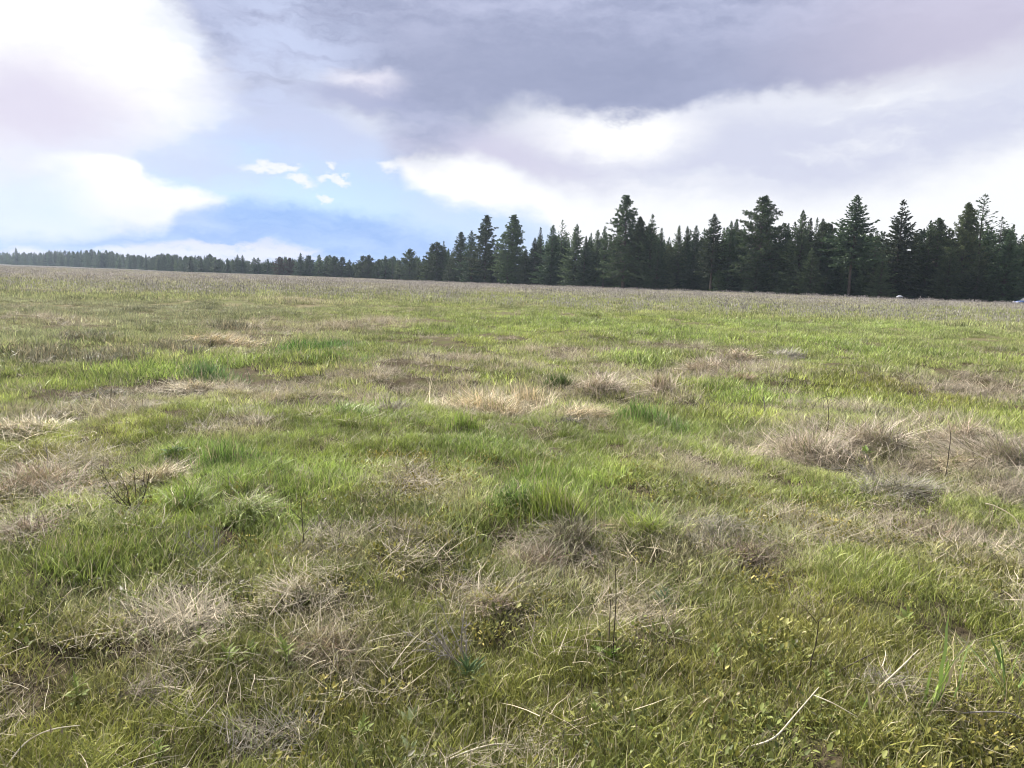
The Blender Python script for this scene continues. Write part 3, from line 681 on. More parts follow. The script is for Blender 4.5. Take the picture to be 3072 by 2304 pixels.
def upright(rng, n, tilt=0.12):
    return np.stack([rng.normal(0, tilt, n), rng.normal(0, tilt, n), rng.uniform(0, 2*PI, n)], -1)
def lay(rng, x, y, dz=0.0): return np.stack([x, y, height(x, y)+dz], -1)

def grow():
    rng = np.random.default_rng(77)
    # --- short green grass, near, middle and far
    near = [patch(100+i, 64, 0.09, 0.025, 0.075, 0.0031, lean=(0, 0.7), dry=0.20) for i in range(5)]+[patch(120+i, 44, 0.075, 0.05, 0.12, 0.0035, lean=(0.05, 0.6), curve=(0.3, 1.4), dry=0.10) for i in range(3)]
    n = 31000; x, y = sector(rng, n, 0.7, 10.5, 1.6); c, st, lu, far = plant_colours(x, y, rng)
    clump = fbm(x/0.35, y/0.35, 71); keep = rng.random(n) < (1-0.62*st)*np.clip(3.6*clump-0.85, 0.22, 1)
    s = (0.75+0.5*rng.random(n))*(0.75+0.65*clump)*(1+0.45*lu); idx = np.where(rng.random(n) < 0.18+0.5*lu, rng.integers(5, 8, n), rng.integers(0, 5, n))
    k = keep; S = np.repeat(s[:, None], 3, 1)
    scatter('meadow_grass', lay(rng, x, y)[k], upright(rng, n)[k], S[k], idx[k], c[k], near, 'short green meadow grass covering the near field', 'grass')
    mid = [patch(140+i, 84, 0.20, 0.035, 0.11, 0.0066, lean=(0, 0.6), dry=0.22, nseg=2) for i in range(5)]
    n = 52000; x, y = sector(rng, n, 9.0, 46, 1.5); c, st, lu, far = plant_colours(x, y, rng)
    clump = fbm(x/0.8, y/0.8, 72); k = rng.random(n) < (1-0.72*st)*np.clip(5.0*clump-1.75, 0.05, 1)
    s = (0.6+0.8*rng.random(n))*(0.45+1.15*clump)*(1+0.3*lu); S = np.stack([s*1.15, s*1.15, s], -1)
    scatter('middle_grass', lay(rng, x, y)[k], upright(rng, n)[k], S[k], rng.integers(0, 5, n)[k], c[k], mid, 'green and straw grass over the middle of the field', 'grass')
    farp = [patch(160+i, 70, 0.75, 0.09, 0.25, 0.026, lean=(0, 0.5), dry=0.22, nseg=2) for i in range(4)]
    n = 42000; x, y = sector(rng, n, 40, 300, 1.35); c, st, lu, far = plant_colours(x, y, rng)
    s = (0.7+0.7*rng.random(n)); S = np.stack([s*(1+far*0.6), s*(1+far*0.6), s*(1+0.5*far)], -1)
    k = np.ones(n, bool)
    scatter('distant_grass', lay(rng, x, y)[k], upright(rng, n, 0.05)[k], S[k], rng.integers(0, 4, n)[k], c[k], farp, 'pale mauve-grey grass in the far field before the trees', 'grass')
    # --- matted straw and fallen stems
    mats = [patch(180+i, 46, 0.14, 0.06, 0.20, 0.0020, lean=(0.95, 1.5), curve=(-0.25, 0.35), dry=0.45, m=M_DRYSC, z=(0.005, 0.05)) for i in range(5)]
    n = 7000; x, y = sector(rng, n, 0.7, 16, 1.6); c, st, lu, far = plant_colours(x, y, rng)
    mauve = np.clip((x-1)/3, 0, 1)*0.7+0.3*rng.random(n); cs = lerp(np.repeat(STRW[None], n, 0), MAUV[None], mauve)*rng.uniform(0.35, 0.95, (n, 1))
    k = rng.random(n) < np.clip(0.05+0.8*st+0.35*np.clip(fbm(x/0.9, y/0.9, 81)*3-1.6, 0, 1), 0, 1)*(1-0.8*lu)
    S = np.repeat((0.8+0.7*rng.random(n))[:, None], 3, 1)
    scatter('matted_straw', lay(rng, x, y, 0.012)[k], upright(rng, n, 0.1)[k], S[k], rng.integers(0, 5, n)[k], cs[k], mats, 'fallen tan straw matted among the green blades', 'straw')
    # --- upright dry grass where the field is straw coloured
    dryp = [patch(200+i, 60, 0.11, 0.06, 0.22, 0.0036, lean=(0.35, 1.55), curve=(-0.35, 0.9), dry=0.25, m=M_DRYSC) for i in range(5)]
    n = 56000; x, y = sector(rng, n, 1.5, 70, 1.3); c, st, lu, far = plant_colours(x, y, rng)
    mauve = np.clip((x-0.5)/3, 0, 1)*0.75+0.25*rng.random(n); cs = lerp(np.repeat(STRW[None], n, 0), MAUV[None], mauve)*rng.uniform(0.55, 1.1, (n, 1))*np.interp(np.hypot(x, y), [2, 4.5, 8], [0.45, 0.62, 0.95])[:, None]
    k = rng.random(n) < np.clip(0.8*st*np.clip(3.4*fbm(x/0.38, y/0.38, 93)-1.05, 0, 1)*1.3+0.60*np.clip(fbm(x/0.75, y/0.75, 91)*4.0-2.05, 0, 1)*np.clip(np.hypot(x, y)/8-0.3, 0.1, 1), 0, 1)
    s = (0.55+0.75*rng.random(n))*(0.7+0.6*st); s = s*np.interp(np.hypot(x, y), [2, 5, 9, 20, 30], [0.6, 0.75, 1.1, 1.3, 1.5]); S = np.repeat(s[:, None], 3, 1)
    scatter('dry_grass', lay(rng, x, y)[k], upright(rng, n, 0.25)[k], S[k], rng.integers(0, 5, n)[k], cs[k], dryp, 'tan and mauve dry bunch grass in scattered patches', 'grass')
    # --- thin seed stems, silhouetted at the far edge of the field
    def seedstem(seed, n, r, lo, hi, w):
        rg = np.random.default_rng(seed); b0 = disc(rg, n, r)
        az, ln, le = rg.uniform(0, 2*PI, n), rg.uniform(0, 0.35, n), rg.uniform(lo, hi, n)
        V, Q, T, kk = blades(rg, b0, az, ln, le, np.full(n, w), rg.uniform(0, 0.5, n), 3)
        A = Acc(); A.add(V, Q, T, blade_value=np.repeat(rg.random(n), kk), blade_dry=np.zeros(len(V)))
        tips = V.reshape(n, kk, 3)[:, -1]
        for t in tips:
            d = rg.normal(0, 1, (5, 3)); d /= np.linalg.norm(d, axis=1, keepdims=True); q = 0.035*(w/0.003)**0.5 if w > 0.005 else 0.012
            vv = np.stack([t+[0, 0, -q]+0*d, t+d*q*0.5, t+[0, 0, q]+0*d], 1).reshape(-1, 3)
            A.add(vv, None, np.arange(15).reshape(-1, 3), blade_value=np.full(15, rg.random()), blade_dry=np.zeros(15))
        return A.mesh('seed_stems', M_DRYSC)
    fs = [seedstem(220+i, 16, 0.8, 0.30, 0.62, 0.010) for i in range(4)]
    n = 15000; x, y = sector(rng, n, 45, 260, 1.6); cs = np.repeat(C3(0.44, 0.41, 0.39)[None], n, 0)*rng.uniform(0.7, 1.2, (n, 1))
    S = np.repeat((0.5+0.9*rng.random(n)**2)[:, None], 3, 1)
    scatter('seed_stems', lay(rng, x, y), upright(rng, n, 0.05), S, rng.integers(0, 4, n), cs, fs, 'thin pale seed stems standing up along the far field edge', 'grass')
    ns = [seedstem(230+i, 4, 0.12, 0.22, 0.50, 0.0026) for i in range(4)]
    n = 900; x, y = sector(rng, n, 2.0, 30, 1.4); cs = np.repeat(C3(0.42, 0.34, 0.22)[None], n, 0)*rng.uniform(0.5, 1.1, (n, 1))
    S = np.repeat((0.5+0.5*rng.random(n))[:, None], 3, 1)
    scatter('stray_seed_stems', lay(rng, x, y), upright(rng, n, 0.25), S, rng.integers(0, 4, n), cs, ns, 'stray thin tan seed stems scattered through the field', 'grass')
    # --- tiny broad-leaved ground cover between the blades
    def cover(seed, n=30):
        rg = np.random.default_rng(seed); A = Acc()
        for i in range(n):
            p = disc(rg, 1, 0.10)[0]; p[2] = rg.uniform(0.01, 0.06); a, tl = rg.uniform(0, 2*PI), rg.uniform(-0.1, 1.3); L = rg.uniform(0.012, 0.034); w = L*rg.uniform(0.14, 0.32)
            d = np.array([math.cos(a)*math.cos(tl), math.sin(a)*math.cos(tl), math.sin(tl)]); sd_ = np.array([-math.sin(a), math.cos(a), rg.normal(0, 0.2)])
            up = np.array([0, 0, 0.003])
            V = np.array([p, p+d*L*0.35+sd_*w+up, p+d*L*0.8+sd_*w*0.6+up, p+d*L, p+d*L*0.8-sd_*w*0.6+up, p+d*L*0.35-sd_*w+up, p+d*L*0.5])
            A.add(V, None, [(0, 6, 1), (1, 6, 2), (2, 6, 3), (3, 6, 4), (4, 6, 5), (5, 6, 0)], blade_value=np.full(7, rg.random()), blade_dry=np.full(7, 0.0 if rg.random() > 0.06 else 0.6))
        return A.mesh('cover_leaves', M_BLADE)
    cv = [cover(240+i) for i in range(4)]
    n = 9000; x, y = sector(rng, n, 0.8, 6.5, 1.7); k = rng.random(n) < np.clip(fbm(x/0.6, y/0.6, 95)*3.4-1.25, 0.06, 1)
    cs = lerp(np.repeat(C3(0.18, 0.215, 0.06)[None], n, 0), C3(0.30, 0.265, 0.065)[None], np.clip(fbm(x/0.9, y/0.9, 97)*2.4-0.7+0.3*rng.normal(0, 1, n), 0, 1))
    S = np.repeat((0.4+0.8*rng.random(n)**1.6)[:, None], 3, 1)
    scatter('ground_cover', lay(rng, x, y)[k], upright(rng, n)[k], S[k], rng.integers(0, 4, n)[k], cs[k], cv, 'tiny broad-leaved weeds between the nearest grass blades', 'ground cover')
    # --- the wood behind the named trees
    srcs = []
    for k_, sd_ in (('fir', 301), ('fir', 302), ('fir', 303), ('pine', 304), ('young', 305), ('young', 306)):
        tr, cr = fir_mesh(sd_, H=14, W=0.28, cb=0.02, step=0.34, nb=5, foliage=0.8) if k_ != 'pine' else pine_mesh(sd_, H=14, W=0.28, cb=0.05, nbr=90)
        A = Acc()
        for me, mi in ((tr, 0), (cr, 1)):
            co = np.empty(len(me.vertices)*3, np.float32); me.vertices.foreach_get('co', co)
            A.add(co.reshape(-1, 3), [tuple(p.vertices) for p in me.polygons])
        joined = A.mesh('wood_tree', {'fir': M_FIR, 'pine': M_PINE, 'young': M_YOUNG}[k_])
        srcs.append(joined)
    pts, S = [], []
    for i in range(760):                        # near wood
        px = rng.uniform(1290, 3700); back = 5+rng.random()**1.3*60; D = edge_depth(px)+back; d = ray(px, 700)
        xx, yy = d.x/d.y*D, D; H = rng.uniform(9.5, 17.5)*(0.8 if px < 1600 else 1.0); pts.append((xx, yy, hz(xx, yy)-0.1)); S.append((H/14*rng.uniform(0.8, 1.15),)*2+(H/14,))
    for i in range(330):                        # understorey along its edge, branches down to the grass
        px = rng.uniform(1330, 3700); D = edge_depth(px)+rng.uniform(1, 14); d = ray(px, 700)
        xx, yy = d.x/d.y*D, D; H = rng.uniform(4.0, 8.0); pts.append((xx, yy, hz(xx, yy)-0.1)); S.append((H/14*1.3,)*2+(H/14,))
    for i in range(900):                        # the lower wood farther off at left
        px = rng.uniform(540, 1330); back = 3+rng.random()*70; D = edge_depth(px)+back; d = ray(px, 700)
        xx, yy = d.x/d.y*D, D; H = rng.uniform(4.6, 9.0)*(1+back/300)*(0.75+0.45*float(vnoise(px/45, 2.5, 5))); pts.append((xx, yy, hz(xx, yy)-0.1)); S.append((H/14*1.1,)*2+(H/14,))
    for i in range(1700):                        # hazy wood at the left horizon
        px = rng.uniform(-900, 580); back = rng.random()*260; D = edge_depth(px)+back; d = ray(px, 700)
        xx, yy = d.x/d.y*D, D; H = rng.uniform(10.5, 17.5)*(0.52+0.48*min(1, (D-400)/420))*(0.72+0.5*float(vnoise(px/55, 0.5, 3))); pts.append((xx, yy, hz(xx, yy)-0.1)); S.append((H/14*1.0,)*2+(H/14,))
    n = len(pts)
    scatter('forest', pts, np.stack([np.zeros(n), np.zeros(n), rng.uniform(0, 6.28, n)], -1), S, np.where(np.array([rng.random() < (0.6 if 260 < p[1] < 560 else 0.34 if p[1] <= 260 else 0.0) for p in pts]), rng.integers(4, 6, n), rng.integers(0, 4, n)), np.ones((n, 3)), srcs, 'dark mass of conifers behind and below the separate trees', 'forest')
grow()

# ------------------------------------------------------------------ tussocks and tufts one can point to
def tussock(name, px, py, wpx, hpx, label, cat, colr, n=420,  lean=(0.45, 1.5), curve=(-0.2, 0.9), bw=None, dry=0.3, side=None, group=None, m=None, seed=None):
    p = ground(px, py); D = math.hypot(p.x, p.y, EYE); r = 0.66*wpx*D/FPX; h = (1.0 if 'dry' in cat else 1.1)*hpx*D/FPX
    n = int(n*2.6) if n > 100 else n
    rng = np.random.default_rng(seed or int(px*13+py))
    nc = int(np.clip(n/45, 3, 14)); ca = rng.uniform(0, 2*PI, nc); cq = rng.uniform(0.1, 1, nc)**0.6
    tight = 0.5 if lean[0] >= 0.8 else 1.0
    cx, cy = cq*np.cos(ca)*r*0.68*tight, cq*np.sin(ca)*r*0.45*tight; ch = rng.uniform(0.45, 1.1, nc)*(1.1-0.45*cq); cl = rng.uniform(0, 2*PI, nc)
    w_ = rng.random(nc)+0.3; who = rng.choice(nc, n, p=w_/w_.sum())
    spr = np.where(rng.random(n) < 0.3, 0.30, 0.18 if tight == 1 else 0.28)
    b0 = np.stack([cx[who]+rng.normal(0, 1, n)*spr*r, cy[who]+rng.normal(0, 1, n)*spr*r, np.zeros(n)], -1)
    q = np.clip(np.hypot(b0[:, 0], b0[:, 1])/(r+1e-6), 0, 1.3)
    b0[:, 2] = height(p.x+b0[:, 0], p.y+b0[:, 1])-hz(p.x, p.y)+0.45*h*np.clip(1-q*q, 0, 1)*rng.uniform(0, 1, n)
    az = np.where(rng.random(n) < 0.84, cl[who]+rng.normal(0, 0.45, n), rng.uniform(0, 2*PI, n))
    if side is not None: az = np.where(rng.random(n) < 0.7, side+rng.normal(0, 0.4, n), az)
    flat = (rng.random(n) < 0.5) & ('dry' in cat)
    fa, fq = rng.uniform(0, 2*PI, n), rng.random(n)**0.5; edge_ = 1+0.35*np.sin(fa*3+px)+0.2*np.sin(fa*5+py)
    b0[:, 0] = np.where(flat, fq*np.cos(fa)*r*edge_, b0[:, 0]); b0[:, 1] = np.where(flat, fq*np.sin(fa)*r*0.75*edge_, b0[:, 1])
    b0[:, 2] = np.where(flat, height(p.x+b0[:, 0], p.y+b0[:, 1])-hz(p.x, p.y)+0.25*h*np.clip(1-fq, 0, 1)+rng.uniform(0, 0.03, n), b0[:, 2])
    swirl = cl[0]+1.2*np.sin(fa*2+px); az = np.where(flat, swirl+rng.normal(0, 0.6, n), az)
    ln = rng.uniform(*lean, n)*rng.uniform(0.5, 1.25, n); ln = np.where(flat, rng.uniform(1.0, 1.55, n), ln); le = h*ch[who]*rng.uniform(0.35, 1.45, n)*np.where(flat, 0.9, 0.85)/np.clip(np.cos(np.clip(ln, 0, 1.1)), 0.5, 1)
    w = (bw or max(0.0026, 0.00075*D))*rng.uniform(0.6, 1.3, n)
    V, Q, T, k = blades(rng, b0, az, ln, le, w, rng.uniform(*curve, n), 4)
    jit = rng.uniform(0.6, 1.2, (n, 1))*np.array(colr)[None]*(np.interp(D, [2.5, 4.5, 7], [0.62, 0.78, 1.0]) if 'dry' in cat else 1.0)
    other = np.array((0.24, 0.29, 0.08) if 'dry' in cat else (0.50, 0.43, 0.27))
    jit = np.where(rng.random((n, 1)) < (0.16 if 'dry' in cat else 0.14), other[None]*rng.uniform(0.6, 1.2, (n, 1)), jit)
    me = mesh_np(name, V, Q, T, [m or (M_OWND if cat == 'dry tuft' else M_OWN)], {'blade_value': np.repeat(rng.random(n), k), 'blade_dry': np.repeat((rng.random(n) < dry)*rng.uniform(0.4, 1, n), k),
                 'plant_colour': np.repeat(jit, k, 0)})
    o = bpy.data.objects.new(name, me); COL.objects.link(o); o.location = p
    return tag(o, label, cat, group)
TAN, BEI, MAU, GRY, BRN = (0.72, 0.61, 0.40), (0.73, 0.64, 0.45), (0.61, 0.52, 0.40), (0.35, 0.33, 0.27), (0.42, 0.32, 0.22)
DG = 'dry grass tussocks in the field'
DRY = [
 (1470, 1250, 230, 95, 'large tan tussock, left of the central pair', TAN, dict(n=900)),
 (1575, 1235, 110, 90, 'upright tan tuft on the right shoulder of the largest tussock', TAN, dict(n=420, lean=(0, 0.5))),
 (1750, 1262, 130, 60, 'swept-over tan tussock, right of the central pair', TAN, dict(n=600, side=-0.3)),
 (1815, 1175, 130, 70, 'mauve-brown tussock behind the central tan pair', MAU, dict(n=520)),
 (1990, 1180, 60, 75, 'slim mauve tuft right of the mauve-brown tussock', MAU, dict(n=260, lean=(0, 0.5))),
 (2130, 1120, 120, 50, 'low mauve tussock in front of the row at mid-right', MAU, dict(n=420)),
 (2215, 1085, 110, 50, 'tan-mauve tussock at the middle of the mid-right row', MAU, dict(n=420)),
 (2235, 1148, 60, 40, 'small brown-mauve tuft below the mid-right row', BRN, dict(n=220)),
 (2360, 1075, 85, 32, 'grey bent tussock at the right end of the mid-right row', GRY, dict(n=380, side=0.2)),
 (2430, 1375, 200, 85, 'mauve tussock left of the bright rosette plant', MAU, dict(n=800)),
 (2610, 1340, 150, 85, 'pale mauve tussock behind the bright rosette plant', (0.58, 0.51, 0.41), dict(n=620)),
 (2900, 1330, 130, 70, 'mauve tussock by the dark leafy clump at far right', MAU, dict(n=480)),
 (3010, 1400, 190, 95, 'large mauve-brown tussock cut by the right edge', (0.46, 0.40, 0.31), dict(n=800)),
 (2860, 1400, 110, 40, 'low pale straw mat left of the dark leafy clump', BEI, dict(n=360, lean=(0.9, 1.4))),
 (690, 1040, 150, 32, 'long flattened tan tussock behind the vivid green patch', TAN, dict(n=460, side=0.1)),
 (590, 1170, 90, 34, 'small beige swept tuft at mid-left', BEI, dict(n=320, side=0.2)),
 (470, 1460, 110, 80, 'beige tuft lying over to lower right, at left', BEI, dict(n=420, side=-0.7, lean=(0.8, 1.3))),
 (90, 1290, 200, 42, 'wide beige straw mat near the left edge', BEI, dict(n=520, lean=(0.9, 1.4))),
 (110, 1470, 240, 70, 'wide brown straw mound at the left edge', (0.40, 0.30, 0.19), dict(n=620, lean=(0.6, 1.3))),
 (110, 1610, 150, 55, 'brownish straw mound below another at the left edge', (0.36, 0.27, 0.19), dict(n=460, lean=(0.6, 1.3))),
 (880, 1790, 120, 70, 'pale straw burst with splayed stems, lower left', BEI, dict(n=260, lean=(0.6, 1.3), curve=(0.1, 0.8))),
 (560, 1880, 260, 90, 'long straw sheaf lying across the lower left', BEI, dict(n=330, side=2.5, lean=(0.9, 1.4), curve=(0, 0.4))),
 (990, 1960, 150, 75, 'brown straw tuft below the pale straw burst', (0.42, 0.31, 0.19), dict(n=260, lean=(0.5, 1.3))),
 (1700, 1640, 160, 130, 'tall grey-olive tussock of coarse hanging blades, centre', (0.26, 0.24, 0.15), dict(n=460, curve=(0.6, 2.0), lean=(0.1, 0.7))),
 (1610, 1690, 130, 60, 'reddish-brown straw tuft beside the grey-olive tussock', BRN, dict(n=380, lean=(0.3, 1.2))),
 (1860, 1600, 120, 60, 'pale tan straw heap right of the grey-olive tussock', (0.50, 0.40, 0.27), dict(n=360, lean=(0.6, 1.4))),
 (2150, 1610, 190, 95, 'grey dome of dead grass right of the straw heap', (0.33, 0.31, 0.23), dict(n=560, curve=(0.8, 2.0))),
 (2240, 1680, 160, 60, 'dark brown hollow tuft below the grey dome', (0.25, 0.18, 0.13), dict(n=420, lean=(0.5, 1.3))),
 (2830, 1630, 200, 45, 'flat brown straw mat with dark specks, right', (0.38, 0.29, 0.20), dict(n=420, lean=(0.9, 1.4))),
 (2690, 1480, 170, 70, 'grey weedy tussock at right centre', GRY, dict(n=420)),
 (1470, 1830, 100, 60, 'small rust-brown tuft above the grey dead shrub', BRN, dict(n=280)),
 (1900, 1860, 150, 45, 'tan fan of stems lying left of the dark upright stalks', TAN, dict(n=200, side=2.9, lean=(1.0, 1.45), curve=(-0.2, 0.3))),
 (1300, 1085, 100, 26, 'dark grey matted hollow beyond the central tussocks', (0.13, 0.115, 0.10), dict(n=360, lean=(0.8, 1.4))),
 (330, 1195, 90, 28, 'dark grey matted hollow at left', (0.12, 0.11, 0.09), dict(n=320, lean=(0.8, 1.4))),
 (1705, 1275, 70, 28, 'dark matted straw painted as the shade under the central swept tussock', (0.10, 0.085, 0.075), dict(n=260, lean=(0.8, 1.4))),  # dull straw blades, darkened to carry the shade below the tussock
 (1180, 1240, 110, 45, 'grey-brown weathered tuft left of the largest tussock', (0.27, 0.235, 0.18), dict(n=360)),
 (1560, 1600, 150, 36, 'brown thatch in front of the lush green clump', (0.34, 0.26, 0.16), dict(n=320, lean=(0.8, 1.4))),
 (2660, 2080, 170, 80, 'grey dead tuft at the foot of the long pale stick', (0.30, 0.28, 0.22), dict(n=240, lean=(0.3, 1.2), curve=(0.3, 1.4))),
 (420, 2110, 90, 70, 'grey-brown withered tuft near the bottom left', (0.27, 0.21, 0.17), dict(n=220)),
 (820, 2230, 200, 90, 'tangle of grey bent stalks near the bottom left', (0.38, 0.35, 0.27), dict(n=170, lean=(0.7, 1.4), curve=(-0.3, 0.5))),
]
for px, py, w, h, lab, c, kw in DRY: tussock('dry_tussock', px, py, w, h, lab, 'dry tuft', c, group=DG, **kw)
for px, py, w, h, lab in ((120, 1075, 190, 34, 'grey-green weedy mound left of the dark notch at left'), (330, 1085, 190, 36, 'grey-green weedy mound behind the blue-green grass'), (520, 1060, 170, 34, 'dark grey brush left of the long flattened tussock'), (700, 995, 130, 26, 'grey brush behind the long flattened tussock'),
        (250, 1020, 170, 24, 'olive-grey weedy swell far at left')):
    tussock('weedy_tussock', px, py, w, h, lab, 'weedy tuft', (0.25, 0.255, 0.16), n=420, lean=(0.0, 0.9), dry=0.35, group='weedy mounds at left of the field')
GG = 'green grass tufts in the field'
GREENS = [
 (1560, 1530, 200, 70, 'deep green arching grass clump, left half of the lush centre clump', (0.17, 0.26, 0.065), dict(n=420, curve=(0.6, 2.0), lean=(0.05, 0.6), bw=0.006)),
 (1680, 1580, 170, 115, 'tall yellow-green upright grass clump at the picture centre', (0.33, 0.41, 0.09), dict(n=480, curve=(0.1, 0.9), lean=(0, 0.45), bw=0.0055)),
 (1620, 1450, 200, 70, 'bright green grass behind the lush centre clump', (0.28, 0.38, 0.09), dict(n=420, lean=(0, 0.5))),
 (940, 1055, 260, 32, 'vivid green patch of taller grass at mid-left', (0.16, 0.29, 0.065), dict(n=900, lean=(0, 0.6))),
 (1000, 1085, 240, 24, 'lighter green grass in front of the vivid green patch', (0.24, 0.35, 0.09), dict(n=600, lean=(0, 0.6))),
 (1950, 1280, 190, 60, 'fresh green tuft right of the central tan pair', (0.22, 0.34, 0.10), dict(n=480, lean=(0, 0.7))),
 (1670, 1165, 70, 45, 'dark green tuft between the tan and mauve tussocks', (0.13, 0.20, 0.06), dict(n=260, lean=(0, 0.6))),
 (1390, 1300, 90, 60, 'yellow-green tuft in front of the largest tan tussock', (0.30, 0.40, 0.09), dict(n=280, lean=(0, 0.6))),
 (690, 1400, 200, 70, 'green leafy tuft right of the dark broad-bladed weed', (0.20, 0.31, 0.08), dict(n=420, lean=(0.05, 0.8))),
 (1050, 1250, 110, 50, 'bright green grass left of the weathered tuft', (0.26, 0.36, 0.09), dict(n=320)),
 (260, 1690, 300, 75, 'big yellow-green upright grass clump, lower left', (0.28, 0.34, 0.08), dict(n=420, lean=(0, 0.45), curve=(0.1, 0.8))),
 (760, 1560, 170, 80, 'olive-green tuft with two hooped blades', (0.26, 0.33, 0.08), dict(n=340, curve=(0.5, 1.8))),
 (560, 1520, 150, 80, 'light green grass right of the beige lying tuft', (0.28, 0.38, 0.08), dict(n=340)),
 (1930, 1600, 110, 70, 'yellow-green tuft between straw heap and grey dome', (0.30, 0.38, 0.07), dict(n=300)),
 (620, 1130, 180, 36, 'blue-green short grass in front of the long flattened tussock', (0.20, 0.31, 0.12), dict(n=520, lean=(0, 0.6))),
 (2600, 2150, 60, 120, 'pair of broad pale green blades near the lower right', (0.26, 0.36, 0.10), dict(n=9, lean=(0.05, 0.4), curve=(0.1, 0.4), bw=0.013, dry=0)),
 (2830, 2140, 80, 190, 'tall light green sprout at the lower right', (0.30, 0.40, 0.11), dict(n=14, lean=(0.05, 0.4), curve=(0.0, 0.4), bw=0.012, dry=0)),
 (3010, 2080, 100, 180, 'broad-bladed green sprout at the right edge', (0.25, 0.36, 0.11), dict(n=14, lean=(0.05, 0.5), curve=(0.0, 0.5), bw=0.012, dry=0)),
 (2780, 1565, 40, 55, 'little yellow-green sprout above the speckled straw mat', (0.36, 0.44, 0.09), dict(n=8, lean=(0.0, 0.4), curve=(0, 0.3), bw=0.009, dry=0)),
]
for px, py, w, h, lab, c, kw in GREENS: tussock('green_tussock', px, py, w, h, lab, 'green tuft', c, group=GG, **{**dict(dry=0.06), **kw})

# ------------------------------------------------------------------ broad-leaved weeds: stem and every leaf
def leaf_mesh(name, m, L=1.0, w=0.16, droop=0.35, fold=0.05, nseg=6):
    s = np.linspace(0, 1, nseg+1); wd = w*np.sin(PI*np.clip(s, 0.02, 0.985)**0.8)**0.9
    z = droop*(-(s**2))+0.25*s; x = s*L*0.95
    V = []
    for i in range(nseg+1): V += [(x[i], wd[i], z[i]+fold*wd[i]/w), (x[i], 0, z[i]), (x[i], -wd[i], z[i]+fold*wd[i]/w)]
    Q = []
    for i in range(nseg): a = i*3; Q += [(a, a+3, a+4, a+1), (a+1, a+4, a+5, a+2)]
    return mesh_np(name, V, Q, None, [m], smooth=True)
def weed(name, px, py, hpx, nleaf, label, leaf, spread=(0.3, 1.0), lenr=(0.5, 0.9), stem_h=0.6, stemmat=None, cat='weed', seed=0):
    p = ground(px, py); D = math.hypot(p.x, p.y, EYE); h = 0.72*hpx*D/FPX; rg = random.Random(seed or int(px+py*3))
    root = bpy.data.objects.new(name, None); COL.objects.link(root); root.location = p; root.empty_display_size = 0.05
    tag(root, label, cat)
    sh = max(0.015, stem_h*h); bend = (rg.uniform(-.2, .2), rg.uniform(-.2, .2))
    path = [(bend[0]*sh*t*t, bend[1]*sh*t*t, -0.02+(sh+0.02)*t) for t in (0, .33, .66, 1)]
    A = Acc(); A.add(*tube(path, [0.0035, 0.003, 0.0025, 0.0018], 5)); so = bpy.data.objects.new('stem', A.mesh('stem', stemmat or leaf.materials[0], smooth=True)); COL.objects.link(so); so.parent = root
    for i in range(nleaf):
        t = (i+0.5)/nleaf; zz = sh*(0.08+0.92*t)
        o = bpy.data.objects.new('leaf', leaf); COL.objects.link(o); o.parent = root
        o.location = (bend[0]*sh*t*t, bend[1]*sh*t*t, zz); s = h*rg.uniform(*lenr)*(1.1-0.55*t)
        o.scale = (s, s*rg.uniform(0.8, 1.25), s*rg.uniform(0.7, 1.2)); pit = spread[0]+(spread[1]-spread[0])*t+rg.uniform(-0.25, 0.25)
        o.rotation_euler = (rg.uniform(-0.4, 0.4), -pit, i*2.399+rg.uniform(-0.4, 0.4))
    return root
L_LANCE = leaf_mesh('leaf_lance', M_LEAF, w=0.13); L_DARK = leaf_mesh('leaf_dark', M_LEAFD, w=0.10, droop=0.45); L_BRIGHT = leaf_mesh('leaf_bright', M_LEAFB, w=0.27, droop=0.3)
L_PALE = leaf_mesh('leaf_pale', simple('pale_leaf', (0.27, 0.32, 0.15), (0.38, 0.43, 0.24), 50, 0.5, 0.25, 0.25), w=0.15, droop=0.25)
weed('rosette_weed', 1830, 1985, 110, 16, 'bright leafy rosette at the foot of the dark upright stalks', leaf_mesh('leaf_rosette', M_LEAFB, w=0.14), spread=(0.1, 1.0), stem_h=0.25)
weed('broadleaf_weed', 2597, 1372, 50, 6, 'small glossy yellow-green broad-leaved plant under the pale mauve tussock', L_BRIGHT, spread=(0.5, 1.1), lenr=(0.8, 1.2), stem_h=0.3)
weed('leafy_weed', 520, 1375, 70, 22, 'dark green broad-bladed weed at left of the leafy tuft', L_DARK, lenr=(0.7, 1.1), stem_h=0.4)
weed('leafy_weed', 2945, 1380, 60, 18, 'dark leafy clump among mauve tussocks at far right', L_DARK, lenr=(0.6, 1.0), stem_h=0.5)
weed('leafy_weed', 1405, 2050, 130, 30, 'blue-green feathery weed under the grey dead shrub', leaf_mesh('leaf_blue', simple('blue_leaf', (0.10, 0.16, 0.07), (0.16, 0.23, 0.10), 50, 0.6, 0.15, 0.2), w=0.055, droop=0.2), lenr=(0.5, 0.95), stem_h=0.5)
weed('leafy_weed', 1990, 1830, 110, 26, 'blue-grey narrow-leaved weed right of centre', leaf_mesh('leaf_greyblue', simple('grey_leaf', (0.13, 0.18, 0.10), (0.21, 0.26, 0.15), 50, 0.6, 0.15, 0.2), w=0.06, droop=0.25), lenr=(0.5, 0.9), stem_h=0.6)
weed('leafy_weed', 1665, 1655, 70, 14, 'small blue-green weed at the foot of the yellow-green clump', L_DARK, lenr=(0.6, 1.0), stem_h=0.4)
